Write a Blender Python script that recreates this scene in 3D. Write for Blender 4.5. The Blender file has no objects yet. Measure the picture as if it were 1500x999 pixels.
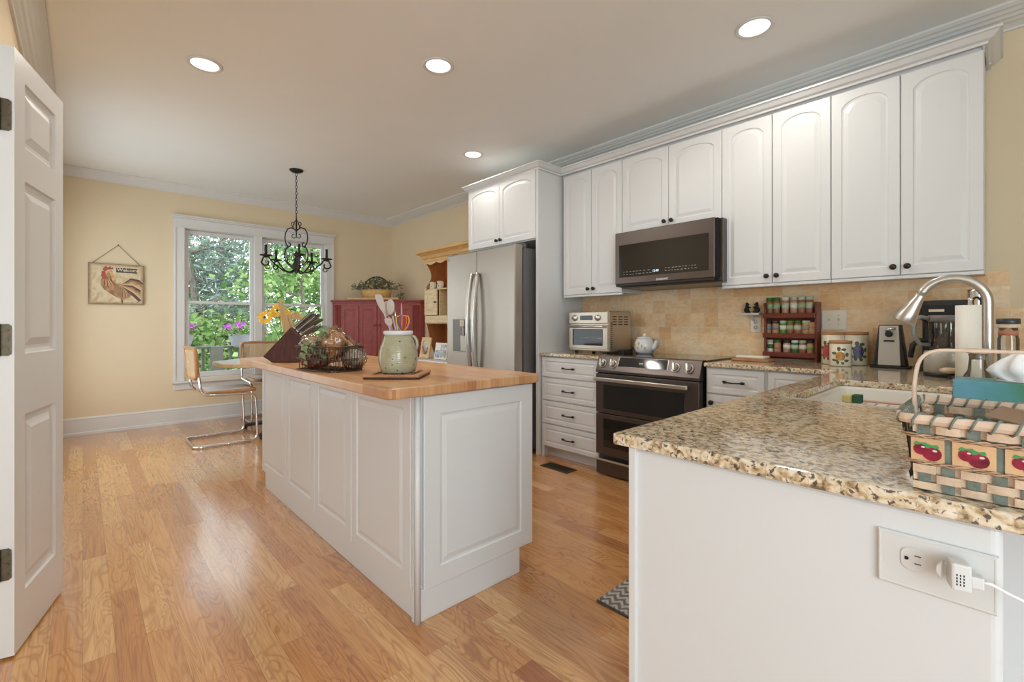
import bpy, bmesh, math, random
from mathutils import Vector, Matrix
random.seed(7)
PI = math.pi
SC = bpy.context.scene
COL = SC.collection

# ------------------------------------------------------------------ camera, sky, lights, exposure
cam_d = bpy.data.cameras.new('camera')
cam = bpy.data.objects.new('camera', cam_d); COL.objects.link(cam)
cam_d.sensor_fit = 'HORIZONTAL'; cam_d.sensor_width = 36.0
cam_d.lens = 673.0/1500.0*36.0
cam_d.shift_y = -23.5/1500.0
cam_d.clip_start = 0.02
YAW = math.atan(720.0/673.0)
cam.location = (0, 0, 1.165)
cam.rotation_euler = (PI/2, 0, YAW)
SC.camera = cam

world = bpy.data.worlds.new('sky'); SC.world = world; world.use_nodes = True
wn = world.node_tree
bg = wn.nodes['Background']
sky = wn.nodes.new('ShaderNodeTexSky'); sky.sky_type = 'NISHITA'
sky.sun_disc = False; sky.sun_elevation = math.radians(50); sky.sun_rotation = math.radians(200)
sky.air_density = 1.0; sky.dust_density = 3.0; sky.ozone_density = 1.0
mixw = wn.nodes.new('ShaderNodeMix'); mixw.data_type = 'RGBA'; mixw.inputs[0].default_value = 0.72
mixw.inputs[7].default_value = (0.93, 0.97, 1.0, 1)
skm = wn.nodes.new('ShaderNodeVectorMath'); skm.operation = 'SCALE'; skm.inputs['Scale'].default_value = 0.12
wn.links.new(sky.outputs[0], skm.inputs[0]); wn.links.new(skm.outputs[0], mixw.inputs[6])
wn.links.new(mixw.outputs[2], bg.inputs[0]); bg.inputs[1].default_value = 4.6

YL_ = -0.26
def area_light(name, loc, target, sx, sy, power, col=(1, 1, 1)):
    l = bpy.data.lights.new(name, 'AREA'); l.shape = 'RECTANGLE'; l.size = sx; l.size_y = sy
    l.energy = power; l.color = col
    o = bpy.data.objects.new(name, l); COL.objects.link(o); o.location = loc
    d = Vector(target) - Vector(loc); o.rotation_euler = d.to_track_quat('-Z', 'Y').to_euler()
    return o
area_light('fill_light_rear', (0.3, -3.0, 1.1), (-3.0, 2.2, 3.0), 3.6, 1.8, 60, (0.73, 0.89, 1.0))  # added fill panel behind the camera, tilted up to lift the ceiling
area_light('fill_light_east', (2.5, -0.6, 1.5), (-6.5, 1.9, 2.3), 2.4, 1.9, 110, (0.73, 0.89, 1.0))  # added fill panel before the solid east wall, aimed at the far wall
area_light('fill_light_left', (-5.35, YL_+0.03, 1.3), (-5.35, 3.0, 1.3), 1.9, 2.0, 23, (0.78, 0.92, 1.0))  # added fill panel on the unbroken left wall, brightens the dining end
CAN_POWER = 12.0
SC.view_settings.view_transform = 'Standard'; SC.view_settings.look = 'None'
SC.view_settings.exposure = 0.3; SC.view_settings.gamma = 1.0; SC.view_settings.use_curve_mapping = False
SC.cycles.max_bounces = 8; SC.cycles.diffuse_bounces = 5; SC.cycles.glossy_bounces = 4
SC.cycles.transmission_bounces = 6; SC.cycles.transparent_max_bounces = 12
SC.cycles.sample_clamp_indirect = 6.0
SC.cycles.use_denoising = True
SC.cycles.caustics_reflective = False; SC.cycles.caustics_refractive = False

# ------------------------------------------------------------------ picture helpers (pixel -> place)
FPX, HYP, HC = 673.0, 476.0, 1.165
FW = (-math.sin(YAW), math.cos(YAW)); RT = (math.cos(YAW), math.sin(YAW))
def ray(px, py):
    u = (px-750)/FPX
    return (FW[0]+u*RT[0], FW[1]+u*RT[1], (HYP-py)/FPX)
def onz(px, py, z):
    d = ray(px, py); t = (z-HC)/d[2]; return Vector((d[0]*t, d[1]*t, z))
def ony(px, py, y):
    d = ray(px, py); t = y/d[1]; return Vector((d[0]*t, y, HC+d[2]*t))
def onx(px, py, x):
    d = ray(px, py); t = x/d[0]; return Vector((x, d[1]*t, HC+d[2]*t))

# ------------------------------------------------------------------ materials
def new_mat(name):
    m = bpy.data.materials.new(name); m.use_nodes = True
    return m, m.node_tree, m.node_tree.nodes['Principled BSDF']
def mat(name, col, rough=0.5, metal=0.0, noise=0.0, nscale=30.0, bump=0.0, bscale=80.0, coat=0.0, trans=0.0, ior=1.45, alpha=1.0,
        emit=None, estr=0.0, sheen=0.0, stretch=None):
    m, nt, b = new_mat(name)
    N, L = nt.nodes, nt.links
    b.inputs['Base Color'].default_value = (*col, 1); b.inputs['Roughness'].default_value = rough
    b.inputs['Metallic'].default_value = metal; b.inputs['Coat Weight'].default_value = coat
    b.inputs['Transmission Weight'].default_value = trans; b.inputs['IOR'].default_value = ior
    b.inputs['Alpha'].default_value = alpha
    if emit: b.inputs['Emission Color'].default_value = (*emit, 1); b.inputs['Emission Strength'].default_value = estr
    tc = N.new('ShaderNodeTexCoord'); mp = N.new('ShaderNodeMapping')
    if stretch: mp.inputs['Scale'].default_value = stretch
    L.new(tc.outputs['Object'], mp.inputs['Vector'])
    if noise:
        t = N.new('ShaderNodeTexNoise'); t.inputs['Scale'].default_value = nscale; t.inputs['Detail'].default_value = 4
        L.new(mp.outputs[0], t.inputs['Vector'])
        r = N.new('ShaderNodeValToRGB')
        r.color_ramp.elements[0].position = 0.3; r.color_ramp.elements[1].position = 0.7
        r.color_ramp.elements[0].color = (*[max(0, c*(1-noise)) for c in col], 1)
        r.color_ramp.elements[1].color = (*[min(1, c*(1+noise)) for c in col], 1)
        L.new(t.outputs['Fac'], r.inputs[0]); L.new(r.outputs[0], b.inputs['Base Color'])
    if bump:
        t2 = N.new('ShaderNodeTexNoise'); t2.inputs['Scale'].default_value = bscale; t2.inputs['Detail'].default_value = 3
        L.new(mp.outputs[0], t2.inputs['Vector'])
        bp = N.new('ShaderNodeBump'); bp.inputs['Strength'].default_value = bump; bp.inputs['Distance'].default_value = 0.01
        L.new(t2.outputs['Fac'], bp.inputs['Height']); L.new(bp.outputs[0], b.inputs['Normal'])
    return m

class G:
    """small node-graph builder"""
    def __init__(s, nt): s.nt, s.N, s.L = nt, nt.nodes, nt.links
    def n(s, typ, **kw):
        nd = s.N.new(typ)
        for k, v in kw.items(): setattr(nd, k, v)
        return nd
    def put(s, sock, v):
        if hasattr(v, 'is_output') or isinstance(v, bpy.types.NodeSocket): s.L.new(v, sock)
        else: sock.default_value = v
    def math(s, op, a, b=0.0):
        nd = s.n('ShaderNodeMath', operation=op); s.put(nd.inputs[0], a); s.put(nd.inputs[1], b); return nd.outputs[0]
    def coords(s):
        tc = s.n('ShaderNodeTexCoord'); sp = s.n('ShaderNodeSeparateXYZ'); s.L.new(tc.outputs['Object'], sp.inputs[0])
        return sp.outputs
    def comb(s, x, y, z=0.0):
        nd = s.n('ShaderNodeCombineXYZ')
        for i, v in enumerate((x, y, z)): s.put(nd.inputs[i], v)
        return nd.outputs[0]
    def white(s, vec):
        nd = s.n('ShaderNodeTexWhiteNoise', noise_dimensions='3D'); s.L.new(vec, nd.inputs['Vector']); return nd.outputs
    def noise(s, vec, scale, detail=3, dist=0.0):
        nd = s.n('ShaderNodeTexNoise'); s.L.new(vec, nd.inputs['Vector']); nd.inputs['Scale'].default_value = scale
        nd.inputs['Detail'].default_value = detail; nd.inputs['Distortion'].default_value = dist; return nd.outputs['Fac']
    def ramp(s, fac, stops, interp='LINEAR'):
        nd = s.n('ShaderNodeValToRGB'); cr = nd.color_ramp; cr.interpolation = interp
        while len(cr.elements) < len(stops): cr.elements.new(0.5)
        for e, (p, c) in zip(cr.elements, stops): e.position = p; e.color = (*c, 1)
        s.L.new(fac, nd.inputs[0]); return nd.outputs[0]
    def mix(s, fac, a, b, blend='MIX'):
        nd = s.n('ShaderNodeMix', data_type='RGBA', blend_type=blend)
        s.put(nd.inputs[0], fac)
        for i, v in ((6, a), (7, b)):
            if isinstance(v, tuple): nd.inputs[i].default_value = (*v, 1)
            else: s.L.new(v, nd.inputs[i])
        return nd.outputs[2]
    def bump(s, h, strength, dist=0.002):
        nd = s.n('ShaderNodeBump'); nd.inputs['Strength'].default_value = strength; nd.inputs['Distance'].default_value = dist
        s.L.new(h, nd.inputs['Height']); return nd.outputs[0]

def plank_material(name, pw, pl, stops, grain_dark, rough, coat=0.0, rings=True, seam=0.0015, seamcol=(0.16, 0.07, 0.03), axis='x', ringamt=0.38, spec=0.5):
    m, nt, b = new_mat(name); g = G(nt)
    X, Y, Z = g.coords()
    if axis == 'y': X, Y = Y, X
    row = g.math('FLOOR', g.math('DIVIDE', Y, pw))
    rr = g.white(g.comb(row, 3.3, 1.7))[0]
    xo = g.math('ADD', X, g.math('MULTIPLY', rr, pl*7.3))
    xi = g.math('DIVIDE', xo, pl)
    idx = g.math('FLOOR', xi)
    w = g.white(g.comb(row, idx, 5.1))
    pid, pcol = w[0], w[1]
    base = g.ramp(pid, stops)
    off = g.math('MULTIPLY', pid, 37.0)
    # fine grain
    gv = g.comb(g.math('MULTIPLY', xo, 5.0), g.math('ADD', g.math('MULTIPLY', Y, 130.0), off), off)
    fine = g.noise(gv, 1.0, 4, 0.3)
    col = g.mix(g.ramp(fine, [(0.40, (0, 0, 0)), (0.72, (0.55, 0.55, 0.55))]), base, g.mix(1.0, base, grain_dark, 'MULTIPLY'))
    if rings:
        rv = g.comb(g.math('MULTIPLY', xo, 1.5), g.math('ADD', g.math('MULTIPLY', Y, 9.0), off), off)
        n2 = g.noise(rv, 1.0, 2, 0.8)
        sw = g.math('SINE', g.math('MULTIPLY', n2, 105.0))
        sw = g.math('ADD', g.math('MULTIPLY', sw, 0.5), 0.5)
        sw = g.math('POWER', sw, 3.5)
        blot = g.noise(g.comb(g.math('MULTIPLY', xo, 1.3), g.math('MULTIPLY', Y, 5.0), off), 1.0, 2)
        sw = g.math('MULTIPLY', sw, g.math('MULTIPLY', g.math('ADD', blot, -0.1), ringamt*2))
        col = g.mix(sw, col, g.mix(1.0, base, grain_dark, 'MULTIPLY'))
    fy = g.math('ABSOLUTE', g.math('SUBTRACT', g.math('FRACT', g.math('DIVIDE', Y, pw)), 0.5))
    fx = g.math('ABSOLUTE', g.math('SUBTRACT', g.math('FRACT', xi), 0.5))
    sy = g.math('GREATER_THAN', fy, 0.5-seam/pw/2)
    sx = g.math('GREATER_THAN', fx, 0.5-seam/pl/2)
    s = g.math('MAXIMUM', sx, sy)
    col = g.mix(g.math('MULTIPLY', s, 0.6), col, seamcol)
    g.L.new(col, b.inputs['Base Color'])
    b.inputs['Roughness'].default_value = rough; b.inputs['Coat Weight'].default_value = coat; b.inputs['Coat Roughness'].default_value = 0.16; b.inputs['Specular IOR Level'].default_value = spec
    h = g.math('SUBTRACT', g.math('MULTIPLY', fine, 0.25), g.math('MULTIPLY', s, 0.6))
    g.L.new(g.bump(h, 0.25, 0.0015), b.inputs['Normal'])
    return m

M = {}
M['white'] = mat('cabinet_paint', (0.665, 0.67, 0.672), 0.34)
M['trimw'] = mat('trim_paint', (0.715, 0.71, 0.695), 0.38)
M['wall'] = mat('wall_paint', (0.76, 0.635, 0.445), 0.75, noise=0.015, nscale=3, bump=0.05, bscale=260)
M['ceil'] = mat('ceiling_paint', (0.85, 0.86, 0.84), 0.8, noise=0.012, nscale=2, bump=0.05, bscale=200)
M['floor'] = plank_material('oak_floor', 0.088, 0.95,
    [(0.0, (0.55, 0.235, 0.070)), (0.3, (0.63, 0.30, 0.096)), (0.65, (0.69, 0.355, 0.125)), (0.9, (0.75, 0.435, 0.175)), (1.0, (0.42, 0.15, 0.042))],
    (0.50, 0.33, 0.20), 0.27, coat=0.9, ringamt=0.62, spec=0.8)
M['butcher'] = plank_material('butcher_block', 0.042, 0.34,
    [(0.0, (0.50, 0.25, 0.115)), (0.3, (0.58, 0.325, 0.16)), (0.7, (0.64, 0.385, 0.20)), (1.0, (0.43, 0.19, 0.085))],
    (0.66, 0.50, 0.36), 0.3, coat=0.1, rings=False, seam=0.0006)
M['redwood'] = mat('red_painted_wood', (0.315, 0.062, 0.055), 0.42, noise=0.12, nscale=14)
M['pine'] = mat('pale_pine', (0.66, 0.52, 0.30), 0.5, noise=0.14, nscale=10, stretch=(1, 1, 6))
M['pinegold'] = mat('golden_pine', (0.66, 0.40, 0.15), 0.42, noise=0.18, nscale=10, stretch=(1, 6, 8))
M['pinered'] = mat('stained_pine_back', (0.42, 0.15, 0.045), 0.5, noise=0.15, nscale=12, stretch=(6, 6, 1))
M['cherry'] = mat('dark_cherry_wood', (0.16, 0.032, 0.018), 0.35, noise=0.25, nscale=20, stretch=(1, 6, 6))
M['walnut'] = mat('walnut_block', (0.075, 0.024, 0.018), 0.5, noise=0.35, nscale=14, stretch=(1, 8, 1))
M['bamboo'] = mat('bamboo', (0.55, 0.36, 0.17), 0.45, noise=0.2, nscale=14, stretch=(8, 8, 1))
M['beech'] = mat('beech_wood', (0.46, 0.23, 0.095), 0.4, noise=0.15, nscale=18)
M['lidwood'] = mat('lid_wood', (0.42, 0.20, 0.09), 0.42, noise=0.2, nscale=25, stretch=(1, 5, 5))
M['steel'] = mat('brushed_steel', (0.43, 0.39, 0.345), 0.38, 0.95, bump=0.06, bscale=30, stretch=(1, 1, 60))
M['steelside'] = mat('grey_fridge_side', (0.15, 0.148, 0.145), 0.4, 0.3)
M['satin'] = mat('satin_nickel', (0.60, 0.575, 0.54), 0.33, 1.0)
M['chrome'] = mat('chrome', (0.72, 0.72, 0.72), 0.12, 1.0)
M['knobsteel'] = mat('knob_dark_steel', (0.30, 0.28, 0.26), 0.35, 0.9)
M['silver'] = mat('silver_plastic', (0.50, 0.49, 0.46), 0.42, 0.35)
M['blacksteel'] = mat('black_stainless', (0.135, 0.115, 0.108), 0.30, 0.9, bump=0.04, bscale=30, stretch=(60, 1, 1))
M['toaststeel'] = mat('toaster_steel', (0.54, 0.48, 0.40), 0.33, 0.9)
M['bglass'] = mat('black_glass', (0.012, 0.012, 0.012), 0.06, coat=0.3)
M['bplastic'] = mat('black_plastic', (0.015, 0.015, 0.016), 0.38)
M['bronze'] = mat('oil_rubbed_bronze', (0.045, 0.034, 0.025), 0.38, 0.8)
M['iron'] = mat('dark_wrought_iron', (0.035, 0.031, 0.026), 0.55, 0.6, noise=0.3, nscale=60)
M['hinge'] = mat('bronze_hinge', (0.11, 0.085, 0.055), 0.45, 0.8, noise=0.2, nscale=60)
M['plate'] = mat('cream_plastic', (0.86, 0.80, 0.68), 0.4)
M['wplastic'] = mat('white_plastic', (0.64, 0.64, 0.63), 0.35)
M['ceramic'] = mat('cream_ceramic', (0.72, 0.66, 0.52), 0.18, coat=0.4)
M['sink'] = mat('sink_enamel', (0.78, 0.76, 0.70), 0.15, coat=0.5)
M['paper'] = mat('paper_white', (0.86, 0.82, 0.74), 0.85, bump=0.15, bscale=200)
M['tissue'] = mat('tissue_white', (0.88, 0.88, 0.90), 0.85)
M['laminate'] = mat('white_laminate', (0.74, 0.74, 0.74), 0.22)
M['canvas'] = mat('pale_fabric_seat', (0.66, 0.66, 0.66), 0.6)
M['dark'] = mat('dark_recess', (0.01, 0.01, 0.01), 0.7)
M['lens'] = mat('lit_lamp_lens', (0.9, 0.9, 0.85), 0.5, emit=(1.0, 0.92, 0.80), estr=0.95)
M['lenshot'] = mat('bright_lamp_lens', (0.9, 0.9, 0.85), 0.5, emit=(1.0, 0.96, 0.88), estr=1.25)
M['bag'] = mat('clear_plastic_bag', (0.9, 0.9, 0.92), 0.12, trans=0.85, ior=1.15, alpha=0.55, bump=0.6, bscale=60)
M['bread'] = mat('bread_crust', (0.62, 0.31, 0.13), 0.6, noise=0.35, nscale=18, bump=0.2, bscale=60)
M['ivy'] = mat('variegated_leaf', (0.19, 0.25, 0.12), 0.5, noise=0.5, nscale=60)
M['petal'] = mat('yellow_petal', (0.80, 0.45, 0.03), 0.6)
M['wirem'] = mat('bronze_wire', (0.10, 0.075, 0.055), 0.35, 0.9)
M['splint'] = mat('natural_splint', (0.64, 0.475, 0.335), 0.55, noise=0.16, nscale=40, bump=0.2, bscale=120)
M['splintg'] = mat('grey_green_splint', (0.16, 0.19, 0.155), 0.6, noise=0.25, nscale=60, bump=0.2, bscale=200)
M['splintd'] = mat('golden_panel_splint', (0.64, 0.41, 0.22), 0.5, noise=0.1, nscale=40)
M['twist'] = mat('twisted_reed', (0.48, 0.30, 0.19), 0.6, noise=0.4, nscale=90)
M['pale'] = mat('pale_bent_wood', (0.66, 0.50, 0.38), 0.5, noise=0.1, nscale=40)
M['cherryfruit'] = mat('painted_cherry', (0.27, 0.012, 0.04), 0.3, noise=0.7, nscale=55)
M['leafgreen'] = mat('painted_green_leaf', (0.05, 0.30, 0.09), 0.5)
M['cork'] = mat('cork_stopper', (0.62, 0.50, 0.36), 0.7, noise=0.2, nscale=120)
def glassy(name, col, a=0.35):
    m, nt, b = new_mat(name); g = G(nt)
    tr = g.n('ShaderNodeBsdfTransparent'); tr.inputs[0].default_value = (*col, 1)
    gl = g.n('ShaderNodeBsdfGlossy'); gl.inputs['Roughness'].default_value = 0.05
    fr = g.n('ShaderNodeFresnel'); fr.inputs[0].default_value = 1.45
    mx = g.n('ShaderNodeMixShader'); f = g.math('ADD', g.math('MULTIPLY', fr.outputs[0], 0.9), a*0.15)
    g.L.new(f, mx.inputs[0]); g.L.new(tr.outputs[0], mx.inputs[1]); g.L.new(gl.outputs[0], mx.inputs[2])
    g.L.new(mx.outputs[0], nt.nodes['Material Output'].inputs[0]); return m
M['glass'] = glassy('clear_glass', (0.93, 0.95, 0.94), 0.3)
M['winglass'] = glassy('window_glass', (0.97, 0.985, 0.98), 0.0)
M['smoke'] = glassy('smoky_plastic', (0.50, 0.47, 0.47), 0.6)

def granite_material():
    m, nt, b = new_mat('granite'); g = G(nt)
    tc = g.n('ShaderNodeTexCoord'); v = tc.outputs['Object']
    n1 = g.noise(v, 70, 5, 0.5); n2 = g.noise(v, 160, 4, 0.2)
    base = g.ramp(n1, [(0.30, (0.16, 0.10, 0.06)), (0.40, (0.42, 0.30, 0.17)), (0.50, (0.66, 0.53, 0.36)), (0.60, (0.76, 0.66, 0.50)), (0.72, (0.78, 0.74, 0.67))])
    n3 = g.noise(v, 105, 3, 0.6)
    spk = g.ramp(n3, [(0.57, (0, 0, 0)), (0.62, (0.92, 0.92, 0.92))])
    col = g.mix(spk, base, (0.07, 0.055, 0.055))
    vo = g.n('ShaderNodeTexVoronoi'); vo.inputs['Scale'].default_value = 130; g.L.new(v, vo.inputs['Vector'])
    wv = g.ramp(g.white(vo.outputs['Position'])[0] if False else vo.outputs['Color'], [(0.80, (0, 0, 0)), (0.86, (0.75, 0.75, 0.75))])
    col = g.mix(g.math('MULTIPLY', wv, g.math('GREATER_THAN', n2, 0.52)), col, (0.66, 0.62, 0.55))
    n4 = g.noise(v, 45, 3, 0.5)
    col = g.mix(g.ramp(n4, [(0.62, (0, 0, 0)), (0.72, (0.55, 0.55, 0.55))]), col, (0.30, 0.17, 0.10))
    g.L.new(col, b.inputs['Base Color']); b.inputs['Roughness'].default_value = 0.09; b.inputs['Coat Weight'].default_value = 0.3
    return m
M['granite'] = granite_material()

def tile_material():
    m, nt, b = new_mat('travertine_tile'); g = G(nt)
    X, Y, Z = g.coords()
    T = 0.112
    # square tiles in running courses, with the odd course shifted
    rz = g.math('FLOOR', g.math('DIVIDE', g.math('SUBTRACT', Z, 0.925), T))
    sh = g.white(g.comb(rz, 9.1, 2.2))[0]
    xs = g.math('ADD', g.math('DIVIDE', X, T), g.math('MULTIPLY', g.math('FLOOR', g.math('MULTIPLY', sh, 2.0)), 0.5))
    cx = g.math('FLOOR', xs)
    w = g.white(g.comb(cx, rz, 1.0))
    base = g.ramp(w[0], [(0.0, (0.80, 0.50, 0.25)), (0.25, (0.90, 0.65, 0.38)), (0.65, (0.93, 0.71, 0.46)), (0.9, (0.92, 0.75, 0.53)), (1.0, (0.84, 0.53, 0.27))])
    tc = g.n('ShaderNodeTexCoord')
    vv = g.comb(g.math('ADD', X, g.math('MULTIPLY', w[0], 9.0)), 0.0, g.math('MULTIPLY', Z, 1.7))
    n = g.noise(vv, 16, 5, 1.2)
    col = g.mix(g.ramp(n, [(0.35, (0.7, 0.7, 0.7)), (0.62, (0, 0, 0))]), base, g.mix(1.0, base, (0.86, 0.74, 0.60), 'MULTIPLY'))
    fz = g.math('ABSOLUTE', g.math('SUBTRACT', g.math('FRACT', g.math('DIVIDE', g.math('SUBTRACT', Z, 0.925), T)), 0.5))
    fx = g.math('ABSOLUTE', g.math('SUBTRACT', g.math('FRACT', xs), 0.5))
    s = g.math('MAXIMUM', g.math('GREATER_THAN', fz, 0.484), g.math('GREATER_THAN', fx, 0.484))
    col = g.mix(g.math('MULTIPLY', s, 0.5), col, (0.84, 0.72, 0.55))
    g.L.new(col, b.inputs['Base Color']); b.inputs['Roughness'].default_value = 0.42
    g.L.new(g.bump(g.math('SUBTRACT', g.math('MULTIPLY', n, 0.3), s), 0.35, 0.003), b.inputs['Normal'])
    return m
M['tile'] = tile_material()

# ------------------------------------------------------------------ mesh builder
class MB:
    def __init__(s): s.bm = bmesh.new(); s.mats = []
    def mi(s, m):
        if m is None: return 0
        if m not in s.mats: s.mats.append(m)
        return s.mats.index(m)
    def faces(s, vs, fs, m=None, smooth=False):
        bv = [s.bm.verts.new(v) for v in vs]; k = s.mi(m)
        for f in fs:
            try:
                ff = s.bm.faces.new([bv[i] for i in f]); ff.material_index = k; ff.smooth = smooth
            except ValueError: pass
        return bv
    def box(s, x0, x1, y0, y1, z0, z1, m=None, mtx=None):
        vs = [Vector(p) for p in ((x0,y0,z0),(x1,y0,z0),(x1,y1,z0),(x0,y1,z0),(x0,y0,z1),(x1,y0,z1),(x1,y1,z1),(x0,y1,z1))]
        if mtx: vs = [mtx @ v for v in vs]
        s.faces(vs, [(0,3,2,1),(4,5,6,7),(0,1,5,4),(1,2,6,5),(2,3,7,6),(3,0,4,7)], m); return s
    def rings(s, rings, m=None, closed=True, cap0=True, cap1=True, smooth=True, loop=False):
        n = len(rings[0]); vs = [v for r in rings for v in r]; fs = []
        R = len(rings)
        for i in range(R if loop else R-1):
            for j in range(n if closed else n-1):
                a = i*n+j; b2 = i*n+(j+1) % n; c = ((i+1) % R)*n+(j+1) % n; d = ((i+1) % R)*n+j
                fs.append((a, b2, c, d))
        bv = s.faces(vs, fs, m, smooth); k = s.mi(m)
        if cap0 and not loop:
            try: f = s.bm.faces.new(bv[:n][::-1]); f.material_index = k
            except ValueError: pass
        if cap1 and not loop:
            try: f = s.bm.faces.new(bv[-n:]); f.material_index = k
            except ValueError: pass
        return s
    def lathe(s, prof, c=(0,0,0), n=24, m=None, mtx=None, sx=1, sy=1):
        rs = []
        for r, z in prof:
            r = max(r, 1e-4)
            ring = [Vector((c[0]+sx*r*math.cos(2*PI*k/n), c[1]+sy*r*math.sin(2*PI*k/n), c[2]+z)) for k in range(n)]
            if mtx: ring = [mtx @ v for v in ring]
            rs.append(ring)
        s.rings(rs, m); return s
    def cyl(s, a, b, r, n=16, m=None, r2=None):
        return s.tube([a, b], r, n, m, r2=r2)
    def tube(s, pts, r, n=10, m=None, loop=False, r2=None, flat=1.0):
        P = [Vector(p) for p in pts]; L = len(P); rs = []
        up = Vector((0, 0, 1)); prev = None
        for i, p in enumerate(P):
            if loop: t = (P[(i+1) % L]-P[i-1])
            else: t = P[min(i+1, L-1)]-P[max(i-1, 0)]
            if t.length < 1e-9: t = Vector((0, 0, 1))
            t.normalize()
            if prev is None:
                u = up if abs(t.z) < 0.95 else Vector((1, 0, 0))
                a = t.cross(u).normalized()
            else:
                a = prev - t*prev.dot(t)
                a = a.normalized() if a.length > 1e-6 else t.cross(up).normalized()
            prev = a; b = t.cross(a)
            rr = r[i] if isinstance(r, (list, tuple)) else (r if r2 is None else r+(r2-r)*i/(L-1))
            rs.append([p + a*rr*math.cos(2*PI*k/n) + b*rr*flat*math.sin(2*PI*k/n) for k in range(n)])
        s.rings(rs, m, loop=loop); return s
    def ball(s, c, r, m=None, n=14, sc=(1,1,1), mtx=None):
        prof = [(r*math.sin(PI*i/(n//2+2)), -r*math.cos(PI*i/(n//2+2))) for i in range(n//2+3)]
        rs = []
        for q, z in prof:
            q = max(q, 1e-4)
            ring = [Vector((sc[0]*q*math.cos(2*PI*k/n), sc[1]*q*math.sin(2*PI*k/n), sc[2]*z)) for k in range(n)]
            if mtx: ring = [mtx @ v for v in ring]
            rs.append([Vector(c)+v for v in ring])
        s.rings(rs, m); return s
    def prism(s, poly, h, o, u, v, w, m=None, smooth=False):
        """poly in (u,v) from o, extruded along w by h"""
        o, u, v, w = map(Vector, (o, u, v, w)); n = len(poly)
        a = [o+u*p[0]+v*p[1] for p in poly]; b = [q+w*h for q in a]
        bv = s.faces(a+b, [(i, (i+1) % n, n+(i+1) % n, n+i) for i in range(n)], m, smooth)
        k = s.mi(m)
        for vs in (bv[:n][::-1], bv[n:]):
            f = s.bm.faces.new(vs); f.material_index = k
        return s
    def build(s, name, m, parent=None, bev=0.0, smooth=None, segs=2, **props):
        me = bpy.data.meshes.new(name)
        bmesh.ops.recalc_face_normals(s.bm, faces=s.bm.faces)
        s.bm.to_mesh(me); s.bm.free()
        if s.mats and m is None:
            for q in s.mats: me.materials.append(q)
        elif s.mats:
            # index 0 is whichever came first
            for q in s.mats: me.materials.append(q)
        else: me.materials.append(m)
        o = bpy.data.objects.new(name, me); COL.objects.link(o)
        if bev:
            md = o.modifiers.new('bevel', 'BEVEL'); md.width = bev; md.segments = segs; md.limit_method = 'ANGLE'
            md.angle_limit = math.radians(40)
        if parent is not None: o.parent = parent
        for k, v in props.items(): o[k] = v
        return o
def thing(name, label, cat, loc=(0,0,0), rot=0.0, group=None):
    o = bpy.data.objects.new(name, None); COL.objects.link(o); o.location = loc; o.rotation_euler = (0, 0, rot)
    o.empty_display_size = 0.05
    o['label'] = label; o['category'] = cat
    if group: o['group'] = group
    return o
def tag(o, label, cat, group=None):
    o['label'] = label; o['category'] = cat
    if group: o['group'] = group
    return o
def struct(o): o['kind'] = 'structure'; return o
def box_obj(name, m, parent, x0, x1, y0, y1, z0, z1, bev=0.0, **kw):
    return MB().box(x0, x1, y0, y1, z0, z1).build(name, m, parent, bev, **kw)
def base_of(x, y, z): return Matrix.Translation((x, y, z))
def reloc(root, loc):
    """move an Empty to loc keeping children where they are (children built in world space)"""
    root.location = loc
    for c in root.children:
        c.matrix_parent_inverse = Matrix.Translation(-Vector(loc))
def copy_tree(o, parent=None):
    c = o.copy(); COL.objects.link(c)
    if parent is not None: c.parent = parent; c.matrix_parent_inverse = o.matrix_parent_inverse.copy()
    for ch in list(o.children): copy_tree(ch, c)
    return c
def text_mesh(name, body, size, loc, udir, vdir, m, parent=None, ext=0.0006, align='LEFT', bold=0.0):
    cu = bpy.data.curves.new(name, 'FONT'); cu.body = body; cu.size = size; cu.extrude = ext; cu.align_x = align; cu.offset = bold
    t = bpy.data.objects.new(name+'_tmp', cu); COL.objects.link(t)
    dg = bpy.context.evaluated_depsgraph_get(); dg.update()
    me = bpy.data.meshes.new_from_object(t.evaluated_get(dg))
    bpy.data.objects.remove(t)
    u = Vector(udir).normalized(); v = Vector(vdir).normalized(); w = u.cross(v)
    mt = Matrix((u, v, w)).transposed().to_4x4(); mt.translation = Vector(loc)
    me.transform(mt); me.materials.clear(); me.materials.append(m); me.name = name
    o = bpy.data.objects.new(name, me); COL.objects.link(o)
    if parent is not None: o.parent = parent
    return o

# raised-panel face: o = lower-left corner, u right, v up, n outwards
def arch_loop(w, h, fr, rise, ins, nd=10):
    x0, x1, z0, z1 = fr+ins, w-fr-ins, fr+ins, h-fr-ins
    L = [(x0, z0), (x1, z0)]
    if rise <= 0: return L + [(x1, z1), (x0, z1)]
    sh = 0.006
    cx, hw = (x0+x1)/2, (x1-x0)/2 - sh
    L.append((x1, z1-rise))
    for i in range(nd+1):
        t = 1-2*i/nd
        L.append((cx+hw*t, z1-rise+rise*math.sqrt(max(0.0, 1-t*t*0.96))*1.0 if True else 0))
    L.append((x0, z1-rise)); return L
def outer_loop(w, h, fr, rise, nd=10):
    L = [(0, 0), (w, 0)]
    if rise <= 0: return L+[(w, h), (0, h)]
    A = arch_loop(w, h, fr, rise, 0, nd)
    L.append((w, h))
    L += [(A[3+i][0], h) for i in range(nd+1)]
    L.append((0, h)); return L
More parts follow.
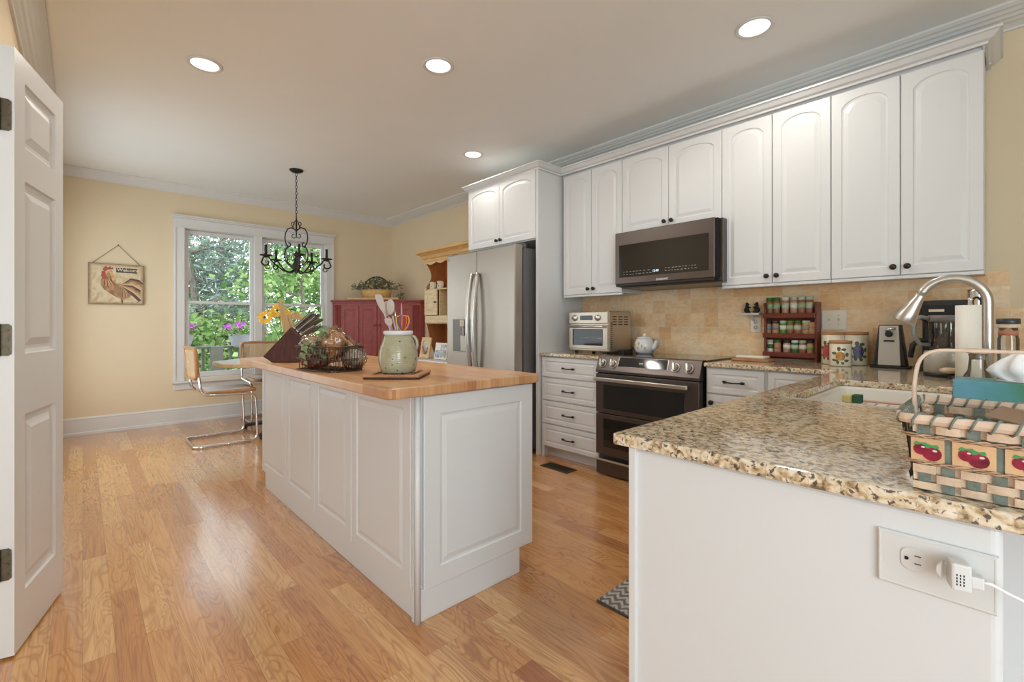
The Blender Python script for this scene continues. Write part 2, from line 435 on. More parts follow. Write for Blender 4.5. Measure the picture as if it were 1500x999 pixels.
def panel_slab(mb, o, u, v, n, w, h, t, fr=0.05, rise=0.0, m=None, prof=((0,0),(0.004,-0.005),(0.012,-0.006),(0.034,-0.001)), edge=0.003):
    o, u, v, n = map(Vector, (o, u, v, n))
    P = lambda a, d: o+u*a[0]+v*a[1]+n*(t+d)
    nd = 10
    ol = outer_loop(w, h, fr, rise, nd)
    # outer rounding
    cx, cy = w/2, h/2
    def shrink(l, e): return [(min(max(a, e), w-e), min(max(b, e), h-e)) for a, b in l]
    L = [[o+u*a+v*b for a, b in ol], [P(a, -edge) for a in ol], [P(a, 0) for a in shrink(ol, edge)]]
    for ins, d in prof: L.append([P(a, d) for a in arch_loop(w, h, fr, rise, ins, nd)])
    k = mb.mi(m); N = len(ol)
    bv = [[mb.bm.verts.new(p) for p in l] for l in L]
    for a, b in zip(bv, bv[1:]):
        for i in range(N):
            f = [a[i], a[(i+1) % N], b[(i+1) % N], b[i]]
            try: ff = mb.bm.faces.new(f); ff.material_index = k
            except ValueError: pass
    for l in (bv[0][::-1], bv[-1]):
        try: ff = mb.bm.faces.new(l); ff.material_index = k
        except ValueError: pass
    return mb
def knob_mesh(c, n, r=0.016, m=None):
    n = Vector(n).normalized(); q = n.to_track_quat('Z', 'Y').to_matrix().to_4x4(); q.translation = Vector(c)
    mb = MB(); mb.lathe([(0.011, 0), (0.011, 0.003), (0.006, 0.005), (0.006, 0.014), (r, 0.018), (r*0.98, 0.024), (r*0.6, 0.029), (0.0, 0.030)], mtx=q, n=16)
    return mb
def pull_mesh(c, u, n, L=0.10):
    c, u, n = Vector(c), Vector(u).normalized(), Vector(n).normalized()
    mb = MB(); pts = []; rad = []
    for i in range(15):
        t = -1+2*i/14
        pts.append(c+u*(L/2*t)+n*(0.012+0.014*(1-t*t))-Vector((0,0,1))*0.004*(1-abs(t)))
        rad.append(0.0045+0.0065*math.exp(-((abs(t)-0.80)/0.13)**2))
    mb.tube(pts, rad, 10)
    for s in (-1, 1): mb.cyl(c+u*(L/2*0.8*s), c+u*(L/2*0.8*s)+n*0.018, 0.0045, 10)
    return mb
def mould(mb, prof, a, b, outdir, m=None):
    """prof: list of (out, z); swept from a to b (xy), outdir 2D"""
    rs = []
    for p in (a, b):
        rs.append([Vector((p[0]+outdir[0]*q, p[1]+outdir[1]*q, z)) for q, z in prof])
    mb.rings(rs, m, smooth=False); return mb
# ================================================================== the room
XW, YR, ZC = -6.68, 3.62, 2.82        # window wall, range wall, ceiling
YL = -0.26                            # left wall
XE, YE = 2.6, -3.2                    # how far the floor and ceiling run on behind the camera
struct(box_obj('floor', M['floor'], None, XW-0.15, XE, YE, YR+0.15, -0.1, 0.0))
struct(box_obj('ceiling', M['ceil'], None, XW-0.15, XE, YE, YR+0.15, ZC, ZC+0.1))
struct(box_obj('wall_range', M['wall'], None, XW-0.15, XE, YR, YR+0.15, 0.0, ZC))
struct(box_obj('wall_left', M['wall'], None, XW-0.15, -2.47, YL-0.12, YL, 0.0, ZC))
struct(box_obj('wall_back', M['wall'], None, XW-0.15, XE, YE-0.15, YE, 0.0, ZC))
struct(box_obj('wall_east', M['wall'], None, XE, XE+0.15, YE-0.15, YR+0.15, 0.0, ZC))
# window wall with the opening
WY0, WY1, WZ0, WZ1 = 0.885, 2.575, 0.52, 2.335
mb = MB()
mb.box(XW-0.15, XW, YL, WY0, 0, ZC); mb.box(XW-0.15, XW, WY1, YR, 0, ZC)
mb.box(XW-0.15, XW, WY0, WY1, 0, WZ0); mb.box(XW-0.15, XW, WY0, WY1, WZ1, ZC)
struct(mb.build('wall_window', M['wall']))

# crown mouldings
def crown(name, a, b, out, drop=0.095, proj=0.10):
    p = [(0, ZC), (0, ZC-drop), (0.012, ZC-drop), (0.016, ZC-drop+0.010), (0.030, ZC-drop+0.018)]
    for i in range(9):
        t = i/8; st = 0.004 if i % 2 else 0.0
        p.append((0.030+(proj-0.045)*t, ZC-drop+0.018+(drop-0.04)*(t**1.3)+st))
    p += [(proj-0.010, ZC-0.018), (proj, ZC-0.012), (proj, ZC)]
    return struct(MB_m(p, a, b, out).build(name, M['trimw']))
def MB_m(p, a, b, out):
    m = MB(); mould(m, p, a, b, out); return m
crown('trim_1', (XW, YL), (XW, YR), (1, 0))
crown('trim_2', (XW, YR), (XE, YR), (0, -1), 0.085, 0.16)
crown('trim_3', (XW, YL), (-2.47, YL), (0, 1), 0.11, 0.12)
def base(name, a, b, out, h=0.185):
    p = [(0, 0), (0, h), (0.006, h), (0.010, h-0.008), (0.016, h-0.014), (0.016, h-0.022), (0.014, h-0.026), (0.014, 0.030), (0.026, 0.024), (0.028, 0.0)]
    return struct(MB_m(p, a, b, out).build(name, M['trimw']))
base('baseboard_window', (XW, YL), (XW, YR), (1, 0))
base('baseboard_left', (XW, YL), (-2.55, YL), (0, 1))
base('baseboard_range', (XW, YR), (-3.95, YR), (0, -1))

# door casing at the left wall (the pantry door hangs on it)
mb = MB(); mb.box(-2.47, -2.37, YL-0.12, YL+0.0, 0, 2.16); mb.box(-2.56, -2.47, YL, YL+0.02, 0, 2.25)
mb.box(-2.47, XE*0-1.2, YL-0.12, YL, 2.16, ZC)
struct(mb.build('trim_4', M['trimw']))

# window: two double-hung units in one casing
def window_unit(idx, y0, y1, raised):
    root = struct(bpy.data.objects.new('window_%d' % idx, None)); COL.objects.link(root); root.location = (XW, (y0+y1)/2, WZ0)
    def add(ob): ob.parent = root; ob.matrix_parent_inverse = Matrix.Translation(-root.location); return ob
    zm = 1.435
    fx0, fx1 = XW-0.12, XW-0.005
    mb = MB()       # jamb frame
    mb.box(fx0, fx1, y0-0.02, y0+0.018, WZ0, WZ1); mb.box(fx0, fx1, y1-0.018, y1+0.02, WZ0, WZ1)
    mb.box(fx0, fx1, y0+0.018, y1-0.018, WZ1-0.018, WZ1+0.02); mb.box(fx0, fx1, y0+0.018, y1-0.018, WZ0-0.02, WZ0+0.012)
    add(mb.build('window_frame', M['trimw'], None, 0.003))
    def sash(nm, xa, xb, z0, z1, bot, top):
        m2 = MB(); s = 0.036
        m2.box(xa, xb, y0+0.02, y0+0.02+s, z0, z1); m2.box(xa, xb, y1-0.02-s, y1-0.02, z0, z1)
        m2.box(xa, xb, y0+0.02+s, y1-0.02-s, z0, z0+bot); m2.box(xa, xb, y0+0.02+s, y1-0.02-s, z1-top, z1)
        o = add(m2.build(nm, M['trimw'], None, 0.003))
        g = MB().box((xa+xb)/2-0.003, (xa+xb)/2+0.003, y0+0.02+s, y1-0.02-s, z0+bot, z1-top).build('pane', M['winglass'], None)
        g.parent = o; g.matrix_parent_inverse = o.matrix_parent_inverse @ Matrix.Identity(4)
        g.matrix_parent_inverse = Matrix.Identity(4)
        return o
    sash('upper_sash', XW-0.095, XW-0.065, zm-0.01, WZ1-0.02, 0.03, 0.045)
    lo = sash('lower_sash', XW-0.06, XW-0.028, WZ0+0.014, zm+0.022, 0.06, 0.032)
    lk = MB(); cy = (y0+y1)/2
    lk.box(XW-0.058, XW-0.034, cy-0.03, cy+0.03, zm+0.022, zm+0.032); lk.ball((XW-0.046, cy, zm+0.036), 0.010)
    lk = lk.build('sash_lock', M['trimw'], None); lk.parent = lo
    return root
ymid = 1.685
window_unit(1, WY0, ymid-0.03, False)
window_unit(2, ymid+0.03, WY1, False)
mb = MB()    # casing round both windows with mullion, sill, apron and head
cw = 0.10
mb.box(XW, XW+0.02, WY0-cw, WY0+0.005, WZ0-0.02, WZ1+0.0); mb.box(XW, XW+0.02, WY1-0.005, WY1+cw, WZ0-0.02, WZ1)
mb.box(XW+0.02, XW+0.03, WY0-cw, WY0-cw+0.02, WZ0-0.02, WZ1); mb.box(XW+0.02, XW+0.03, WY1+cw-0.02, WY1+cw, WZ0-0.02, WZ1)
mb.box(XW-0.13, XW+0.02, ymid-0.045, ymid+0.045, WZ0, WZ1)
mb.box(XW, XW+0.02, WY0-cw, WY1+cw, WZ1, WZ1+0.10)
mb.box(XW, XW+0.032, WY0-cw-0.005, WY1+cw+0.005, WZ1-0.012, WZ1+0.006)
mb.box(XW, XW+0.045, WY0-cw-0.015, WY1+cw+0.015, WZ1+0.10, WZ1+0.118)
mb.box(XW, XW+0.06, WY0-cw-0.025, WY1+cw+0.025, WZ1+0.118, WZ1+0.135)
mb.box(XW-0.05, XW+0.055, WY0-cw-0.02, WY1+cw+0.02, WZ0-0.045, WZ0-0.02)
mb.box(XW, XW+0.018, WY0-cw, WY1+cw, WZ0-0.125, WZ0-0.045)
struct(mb.build('trim_5', M['trimw'], None, 0.004))

# tile backsplash (set on the range wall above the counters)
mb = MB(); mb.box(-2.84, 0.022, YR-0.012, YR, 0.92, 1.46); mb.box(0.022, XE-0.2, YR-0.010, YR, 0.92, 1.255)
struct(mb.build('trim_6', M['tile'], None, 0.002)); 

# ================================================================== recessed lights
def recessed(loc, label, hot=False, power=1.0):
    r = thing('recessed_light', label, 'ceiling light', (loc[0], loc[1], ZC-0.001), group='recessed ceiling lights')
    MB().lathe([(0.098, 0.0), (0.100, -0.003), (0.094, -0.007), (0.082, -0.006), (0.076, 0.0)], n=32).build('trim_ring', M['trimw'], r)
    MB().lathe([(0.078, -0.003), (0.05, -0.0035), (0.0, -0.004)], n=32).build('lens', M['lenshot'] if hot else M['lens'], r)
    l = bpy.data.lights.new('lamp', 'AREA'); l.shape = 'DISK'; l.size = 0.15; l.energy = CAN_POWER; l.color = (1.0, 0.95, 0.87)
    lo = bpy.data.objects.new('lamp', l); COL.objects.link(lo); lo.parent = r; lo.location = (0, 0, -0.012)
    l.energy = CAN_POWER*power
    return r
recessed(onz(300, 94, ZC), 'round recessed ceiling light at upper left, nearest the white door')
recessed(onz(642, 96, ZC), 'round recessed ceiling light above the island, middle of the ceiling')
recessed(onz(1105, 40, ZC), 'bright recessed ceiling light at upper right by the cabinet crown', True, 0.55)
recessed(onz(693, 226, ZC), 'small far recessed ceiling light in front of the cabinet over the fridge', True, 0.3)

# ================================================================== pantry door (narrow, six panels in one column -> three tall)
DW, DH, DT = 0.462, 2.127, 0.04
d0 = Vector((-2.361, -0.174)); d1 = Vector((-2.808, -0.063)); du = (d1-d0).normalized(); dn = Vector((du.y, -du.x))
if dn.y < 0: dn = -dn
door = struct(bpy.data.objects.new('door_1', None)); COL.objects.link(door); door.location = (d0.x, d0.y, 0.01)
U = Vector((du.x, du.y, 0)); Nn = Vector((dn.x, dn.y, 0)); O = -Nn*DT
mb = MB()
zs = [0.0, 0.86, 1.625+0.06, DH]
def door_cell(z0, z1, fb, ft):
    # face cell with one raised panel, different rails top and bottom
    w, h = DW, z1-z0; st = 0.085
    def loop(ins): return [(st+ins, fb+ins), (w-st-ins, fb+ins), (w-st-ins, h-ft-ins), (st+ins, h-ft-ins)]
    L = [[(0, 0, -DT), (w, 0, -DT), (w, h, -DT), (0, h, -DT)], [(0, 0, 0), (w, 0, 0), (w, h, 0), (0, h, 0)]]
    for ins, d in ((0, 0), (0.004, -0.009), (0.018, -0.013), (0.030, -0.013), (0.058, -0.002)): L.append([(a, b, d) for a, b in loop(ins)])
    bv = [[mb.bm.verts.new(U*a+Vector((0, 0, z0+b))+Nn*d) for a, b, d in l] for l in L]
    for a, b in zip(bv, bv[1:]):
        for i in range(4): mb.bm.faces.new([a[i], a[(i+1) % 4], b[(i+1) % 4], b[i]])
    mb.bm.faces.new(bv[0][::-1]); mb.bm.faces.new(bv[-1])
door_cell(0, 0.94, 0.19, 0.11); door_cell(0.94, 1.74, 0.11, 0.06); door_cell(1.74, DH, 0.06, 0.09)
mb.build('door_leaf', M['trimw'], door)
for z in (1.895, 1.113, 0.333):
    h = MB(); hz = z-0.01
    a = -Nn*0.040-U*0.001
    pts = []
    for (p, q) in ((0, 0.055), (0.026, 0.055), (0.033, 0.048), (0.033, -0.048), (0.026, -0.055), (0, -0.055)): pts.append((p, q))
    h.prism(pts, 0.003, a+Vector((0, 0, hz)), Nn, (0, 0, 1), -U)
    h.cyl(a+Vector((0, 0, hz-0.056))-U*0.008, a+Vector((0, 0, hz+0.056))-U*0.008, 0.0075, 12)
    for q in (0.034, 0.0, -0.034): h.cyl(a+Nn*0.022+Vector((0, 0, hz+q))-U*0.003, a+Nn*0.022+Vector((0, 0, hz+q))-U*0.0045, 0.005, 10)
    h.build('hinge', M['hinge'], door)

# ================================================================== kitchen island
IX0, IX1, IY0, IY1 = -3.66, -1.555, 0.95, 1.59
isl = thing('kitchen_island', 'white panelled kitchen island with a butcher block top on the oak floor', 'kitchen island', (-2.6, 1.27, 0))
RI = Matrix.Translation((2.6, -1.27, 0))
def P_(ob, root, bev=None):
    ob.parent = root; ob.matrix_parent_inverse = Matrix.Translation(-root.location); return ob
mb = MB(); mb.box(IX0+0.05, IX1-0.002, IY0+0.006, IY1-0.085, 0, 0.125); mb.box(IX0+0.014, IX1-0.014, IY0+0.014, IY1-0.002, 0.115, 0.888)
P_(mb.build('body', M['white'], None, 0.003), isl)
xs = [IX0] + [ony(q, 600, IY0).x for q in (419, 461, 515)] + [IX1-0.045]
for a, b in zip(xs, xs[1:]):
    mb = MB(); panel_slab(mb, (a+0.003, IY0+0.014, 0.118), (1,0,0), (0,0,1), (0,-1,0), b-a-0.006, 0.765, 0.016, fr=0.055)
    P_(mb.build('side_panel', M['white'], None), isl)
mb = MB(); panel_slab(mb, (IX1-0.014, IY0+0.03, 0.118), (0,1,0), (0,0,1), (1,0,0), IY1-IY0-0.032, 0.765, 0.016, fr=0.075)
P_(mb.build('end_panel', M['white'], None), isl)
mb = MB(); mb.cyl((IX1-0.004, IY0+0.004, 0), (IX1-0.004, IY0+0.004, 0.886), 0.012, 12)
for q in (0.022, 0.030): mb.box(IX1-q-0.006, IX1-q, IY0-0.004, IY0+0.012, 0.0, 0.886)
P_(mb.build('corner_bead', M['white'], None), isl)
# top with clipped, eased corners
def top_poly(x0, x1, y0, y1, c):
    out = []
    for cx, cy, a0 in ((x1-c, y0+c, -90), (x1-c, y1-c, 0), (x0+c, y1-c, 90), (x0+c, y0+c, 180)):
        for k in range(5): a = math.radians(a0+22.5*k); out.append((cx+c*math.cos(a), cy+c*math.sin(a)))
    return out
mb = MB(); mb.prism(top_poly(-3.69, -1.525, 0.808, 1.617, 0.03), 0.041, (0, 0, 0.889), (1,0,0), (0,1,0), (0,0,1))
P_(mb.build('butcher_block_top', M['butcher'], None, 0.006), isl)

# ================================================================== base cabinets and counters
ZT = 0.918; ZU = 0.892
def drawer_front(root, x0, x1, z0, z1, yf, pull=True, kind='drawer', fr=0.034, knob=None):
    mb = MB(); panel_slab(mb, (x0, yf, z0), (1,0,0), (0,0,1), (0,-1,0), x1-x0, z1-z0, 0.018, fr=fr, prof=((0,0),(0.004,-0.004),(0.010,-0.005),(0.022,-0.001)))
    d = P_(mb.build(kind, M['white'], None), root)
    if pull:
        h = pull_mesh(((x0+x1)/2, yf-0.018, (z0+z1)/2), (1,0,0), (0,-1,0), 0.135).build('handle', M['bronze'], None)
        h.parent = d; h.matrix_parent_inverse = d.matrix_parent_inverse.copy() if False else Matrix.Identity(4)
    if knob:
        h = knob_mesh((knob[0], yf-0.018, knob[1]), (0,-1,0)).build('knob', M['bronze'], None); h.parent = d
    return d
YB = 3.02
# drawer bank between fridge panel and range
bank = thing('drawer_cabinet', 'white four-drawer base cabinet between the fridge and the range', 'cabinet', (-2.52, 3.3, 0))
mb = MB(); mb.box(-2.835, -2.195, YB, YR-0.015, 0.10, ZU-0.001); mb.box(-2.835, -2.195, YB+0.05, YR-0.015, 0, 0.10)
mb.box(-2.835, -2.805, YB, YB+0.06, 0, 0.10)
P_(mb.build('body', M['white'], None, 0.002), bank)
for z0, z1 in ((0.708, 0.882), (0.505, 0.696), (0.298, 0.493), (0.095, 0.286)):
    drawer_front(bank, -2.818, -2.20, z0, z1, YB)
# cabinet right of the range
cabr = thing('base_cabinet', 'white base cabinet right of the range, running behind the peninsula', 'cabinet', (-0.9, 3.3, 0))
mb = MB(); mb.box(-1.345, -0.56, YB, YR-0.015, 0.10, ZU-0.001); mb.box(-1.345, -0.56, YB+0.05, YR-0.015, 0, 0.10)
P_(mb.build('body', M['white'], None, 0.002), cabr)
drawer_front(cabr, -1.335, -0.985, 0.722, 0.882, YB)
drawer_front(cabr, -1.335, -0.985, 0.11, 0.712, YB, pull=False, kind='door', knob=(-1.30, 0.66), fr=0.045)
drawer_front(cabr, -0.965, -0.60, 0.722, 0.882, YB, pull=False)
drawer_front(cabr, -0.965, -0.60, 0.11, 0.712, YB, pull=False, kind='door', fr=0.045)
# peninsula body
PX0 = -0.572
pen = thing('peninsula_cabinet', 'white peninsula base with a plain end wall below the speckled granite', 'cabinet', (-0.2, 1.9, 0))
mb = MB(); mb.box(PX0, 0.0, 0.905, 0.98, 0.0, ZU-0.001)
P_(mb.build('end_wall', M['white'], None, 0.012, segs=4), pen)
mb = MB(); mb.box(PX0, PX0+0.02, 0.98, YB-0.03, 0.10, ZU-0.001); mb.box(PX0+0.05, PX0+0.07, 0.98, YB-0.03, 0.0, 0.10)
mb.box(-0.02, 0.0, 0.98, YB-0.03, 0.0, ZU-0.001); mb.box(PX0+0.02, -0.02, 0.98, YB-0.03, 0.08, 0.10); mb.box(PX0+0.02, -0.02, YB-0.06, YB-0.03, 0.10, ZU-0.001)
P_(mb.build('body', M['white'], None), pen)
box_b = MB().box(0.0, 1.2, 1.25, 1.29, 0, ZU-0.001); P_(box_b.build('back_panel', M['white'], None), pen)
mb = MB(); mb.box(PX0-0.004, PX0+0.014, 0.897, 0.91, 0, ZU-0.001)
P_(mb.build('corner_strip', M['white'], None, 0.002), pen)
for y0, y1 in ((0.98, 1.43), (1.44, 1.89), (1.90, 2.35), (2.36, 2.80)):
    mb = MB(); panel_slab(mb, (PX0, y1, 0.12), (0,-1,0), (0,0,1), (-1,0,0), y1-y0, 0.75, 0.016, fr=0.05)
    P_(mb.build('door', M['white'], None), pen)

# granite: left piece and the L with the sink cut-out
gl = box_obj('granite_countertop', M['granite'], None, -2.842, -2.193, 2.985, YR-0.014, ZU, ZT, 0.003)
tag(gl, 'short speckled granite countertop under the toaster oven', 'countertop')
SX0, SX1, SY0, SY1 = -0.505, -0.115, 1.745, 2.505
bm = bmesh.new()
X = [-1.348, -0.612, SX0, SX1, 1.25]; Y = [0.888, SY0, SY1, 2.985, YR-0.014]
bmverts = {}
def gv(i, j, z):
    k = (i, j, z)
    if k not in bmverts: bmverts[k] = bm.verts.new((X[i], Y[j], z))
    return bmverts[k]
cells = [(0, 3)] + [(i, j) for i in (1, 2, 3) for j in range(4) if not (i == 2 and j == 1)]
for i, j in cells:
    bm.faces.new([gv(i, j, ZT), gv(i+1, j, ZT), gv(i+1, j+1, ZT), gv(i, j+1, ZT)])
    bm.faces.new([gv(i, j, ZU), gv(i, j+1, ZU), gv(i+1, j+1, ZU), gv(i+1, j, ZU)])
    for (a, b, nb) in (((i, j), (i+1, j), (i, j-1)), ((i+1, j), (i+1, j+1), (i+1, j)), ((i+1, j+1), (i, j+1), (i, j+1)), ((i, j+1), (i, j), (i-1, j))):
        if nb not in cells:
            bm.faces.new([gv(*a, ZU), gv(*b, ZU), gv(*b, ZT), gv(*a, ZT)])
bmesh.ops.recalc_face_normals(bm, faces=bm.faces)
me = bpy.data.meshes.new('granite_countertop'); bm.to_mesh(me); bm.free(); me.materials.append(M['granite'])
gc = bpy.data.objects.new('granite_countertop', me); COL.objects.link(gc)
md = gc.modifiers.new('bevel', 'BEVEL'); md.width = 0.004; md.segments = 3; md.limit_method = 'ANGLE'
tag(gc, 'large L-shaped speckled granite countertop of the peninsula around the sink', 'countertop')

# sink
snk = thing('kitchen_sink', 'cream undermount kitchen sink set in the granite peninsula', 'sink', (-0.31, 2.12, 0.70))
bm_ = MB()
def rrect(x0, x1, y0, y1, c, z): return [Vector((a, b, z)) for a, b in top_poly(x0, x1, y0, y1, c)]
rr = [rrect(SX0-0.03, SX1+0.03, SY0-0.03, SY1+0.03, 0.03, 0.8905), rrect(SX0+0.006, SX1-0.004, SY0+0.050, SY1-0.006, 0.045, 0.8905),
      rrect(SX0+0.012, SX1-0.010, SY0+0.058, SY1-0.012, 0.045, 0.882), rrect(SX0+0.022, SX1-0.02, SY0+0.070, SY1-0.02, 0.045, 0.74),
      rrect(SX0+0.04, SX1-0.04, SY0+0.09, SY1-0.04, 0.04, 0.72)]
bm_.rings(rr, M['sink'], cap0=False)
P_(bm_.build('basin', None, None), snk)
P_(box_obj('front_rim', M['sink'], None, SX0+0.004, SX1-0.004, SY0+0.003, SY0+0.052, 0.8915, 0.915, 0.006), snk)
dr = MB().lathe([(0.045, 0.0), (0.045, 0.004), (0.03, 0.004), (0.028, 0.001), (0, 0.001)], (-0.31, 2.2, 0.7205), m=M['chrome'])
P_(dr.build('drain', None, None), snk)

# faucet
fx, fy = -0.034, 2.12
fc = thing('kitchen_faucet', 'brushed nickel gooseneck faucet with pull-down spray head over the sink', 'faucet', (fx, fy, ZT))
mb = MB(); mb.lathe([(0.030, 0.0), (0.030, 0.006), (0.024, 0.012), (0.020, 0.05), (0.0175, 0.07)], (fx, fy, ZT), 24)
P_(mb.build('base', M['satin'], None), fc)
pts = [(fx, fy, ZT+0.06), (fx, fy, ZT+0.2)]; cxf = fx-0.084; zc = 1.236; R = 0.084
for k in range(17):
    a = math.radians(0+ (180-22)*k/16*1.0); pts.append((cxf+R*math.cos(a), fy-0.0*k, zc+R*math.sin(a)))
mb = MB(); mb.tube(pts, 0.0138, 16)
P_(mb.build('spout', M['satin'], None), fc)
e = Vector(pts[-1]); pv = (Vector(pts[-1])-Vector(pts[-2])).normalized()
mb = MB(); mb.tube([e-pv*0.002, e+pv*0.004, e+pv*0.012, e+pv*0.06, e+pv*0.098, e+pv*0.103], [0.0145, 0.0155, 0.0150, 0.0245, 0.0345, 0.031], 20)
P_(mb.build('spray_head', M['satin'], None), fc)
bt = MB(); bt.ball(e+pv*0.055+Vector((0.018, -0.003, 0.006)), 0.006, sc=(0.5, 1, 2.2)); P_(bt.build('spray_button', M['bplastic'], None), fc)
mb = MB(); mb.cyl((fx, fy, ZT+0.045), (fx+0.045, fy-0.01, ZT+0.06), 0.010); mb.tube([(fx+0.045, fy-0.01, ZT+0.06), (fx+0.06, fy-0.012, ZT+0.09), (fx+0.07, fy-0.014, ZT+0.13)], [0.008, 0.006, 0.005])
P_(mb.build('lever', M['satin'], None), fc)

# ================================================================== wall cabinets
def arch_doors(root, xs, z0, z1, yf, rise, fr=0.05, knobs='pair', kz=0.045):
    n = len(xs)-1
    for i in range(n):
        a, b = xs[i]+0.002, xs[i+1]-0.002
        mb = MB(); panel_slab(mb, (a, yf, z0), (1,0,0), (0,0,1), (0,-1,0), b-a, z1-z0, 0.019, fr=fr, rise=rise)
        d = P_(mb.build('door', M['white'], None), root)
        kx = b-0.028 if i % 2 == 0 else a+0.028
        k = knob_mesh((kx, yf-0.019, z0+kz), (0,-1,0)).build('knob', M['bronze'], None); k.parent = d
YU = 3.30
def wall_cab(name, label, x0, x1, z0, z1, yf, xs, rise, rail=True, dz0=None):
    r = thing(name, label, 'cabinet', ((x0+x1)/2, (yf+YR)/2, z0))
    mb = MB(); mb.box(x0+0.001, x1-0.001, yf, YR-0.013, z0, z1)
    P_(mb.build('body', M['white'], None, 0.002), r)
    if rail:
        m2 = MB(); m2.box(x0+0.001, x1-0.001, yf-0.016, yf+0.004, z0-0.016, z0+0.004); P_(m2.build('light_rail', M['white'], None, 0.004), r)
    arch_doors(r, xs, dz0 if dz0 else z0+0.006, z1-0.008, yf, rise)
    return r
ua = ony(825, 400, YU-.019).x; ub = ony(866, 400, YU-.019).x; uc = ony(911, 400, YU-.019).x; ud = ony(979, 300, YU-.019).x; ue = ony(1057, 300, YU-.019).x
uf = ony(1131, 400, YU-.019).x; ug = ony(1217, 400, YU-.019).x; uh = ony(1319, 400, YU-.019).x; ui = ony(1442, 300, YU-.019).x
ZB, ZP = 1.434, 2.548
wall_cab('wall_cabinet', 'tall narrow white wall cabinet next to the fridge panel, above the toaster oven', ua, uc, ZB, ZP, YU, (ua, ub, uc), 0.05)
wall_cab('wall_cabinet', 'short white wall cabinet mounted right above the microwave', uc, ue, 1.912, ZP, YU, (uc, ud, ue), 0.05, rail=False)
wall_cab('wall_cabinet', 'tall white wall cabinet directly right of the microwave', ue, ug, ZB, ZP, YU, (ue, uf, ug), 0.05)
wall_cab('wall_cabinet', 'rightmost and widest tall white wall cabinet, above the can opener', ug, ui, ZB, ZP, YU, (ug, uh, ui), 0.05)
# fridge surround
YF = 2.985
fs = thing('fridge_cabinet', 'white cabinet over the fridge with a tall side panel down to the floor', 'cabinet', (-3.37, 3.3, 1.93))
fxl = ony(686, 320, YF-.019).x; fxm = ony(731, 320, YF-.019).x; fxr = -2.872
mb = MB(); mb.box(fxl, -2.862, YF, YR-0.003, 1.935, 2.57); mb.box(-2.862, -2.843, YF-0.01, YR-0.003, 0, 2.57); mb.box(-2.868, -2.84, YF-0.012, YF+0.01, 0.0, 2.57)
P_(mb.build('body', M['white'], None, 0.002), fs)
arch_doors(fs, (fxl, fxm, ony(784, 300, YF-.019).x), 1.945, 2.562, YF, 0.05)
# crown on top of the cabinets: fridge box with a return, then the long run with its right end return
def cab_crown_pts(z): return [(0.0, z-0.012), (0.010, z-0.012), (0.014, z+0.0), (0.030, z+0.006), (0.040, z+0.016), (0.052, z+0.029), (0.062, z+0.032), (0.062, z+0.042), (0.0, z+0.042)]
def sweep(mb, prof, path):
    """prof (out,z); path of (xy, outdir-mitre xy)"""
    rs = [[Vector((p[0]+m[0]*q, p[1]+m[1]*q, z)) for q, z in prof] for p, m in path]
    mb.rings(rs, None, smooth=False)
mb = MB(); zf = 2.570
sweep(mb, cab_crown_pts(zf), [((fxl, YR-0.002), (-1, 0)), ((fxl, YF-0.01), (-1, -1)), ((-2.84, YF-0.01), (1, -1)), ((-2.84, YU-0.02), (1, -1)), ((ui+0.002, YU-0.02), (1, -1)), ((ui+0.002, YR-0.002), (1, 0))])
c1 = mb.build('cabinet_crown', M['white'], None)
mb2 = MB(); mb2.box(-2.84, ui+0.02, YR-0.07, YR-0.002, 2.56, 2.735)
mb2.box(fxl+0.01, -2.85, YF+0.02, YR-0.002, 2.571, 2.612)
mb2.box(-2.83, ui-0.01, YU+0.005, YR-0.002, 2.549, 2.612)
tag(c1, 'long white crown moulding running along the tops of all the wall cabinets', 'moulding')
fz = mb2.build('frieze', M['white'], None); fz.parent = c1

# ================================================================== refrigerator
fr = thing('refrigerator', 'stainless side-by-side refrigerator with ice dispenser and bowed handles', 'refrigerator', (-3.42, 3.1, 0))
FX0, FX1 = -3.935, -2.905; FYF = 2.755; FZ = 1.865
def fp(ob): return P_(ob, fr)
fp(box_obj('cabinet_body', M['steelside'], None, FX0+0.01, FX1-0.005, FYF+0.105, YR-0.04, 0.04, FZ-0.012, 0.004))
fxm2 = ony(698, 400, FYF).x
def fdoor(x0, x1, nm):
    return fp(box_obj(nm, M['steel'], None, x0, x1, FYF, FYF+0.095, 0.06, FZ+0.012, 0.012))
dl = fdoor(FX0, fxm2-0.004, 'door'); drr = fdoor(fxm2+0.004, FX1, 'door')
for s, xx, dd in ((-1, fxm2-0.045, dl), (1, fxm2+0.045, drr)):
    pts = [];
    for i in range(21):
        t = -1+2*i/20; pts.append((xx, FYF-0.022-0.055*(1-t*t), 1.165+0.49*t+0.0))
    mb = MB(); mb.tube(pts, 0.024, 12, flat=0.8)
    for t in (-0.97, 0.97): mb.cyl((xx, FYF+0.001, 1.165+0.49*t), (xx, FYF-0.03, 1.165+0.49*t), 0.014)
    h = mb.build('handle', M['satin'], None); h.parent = dd
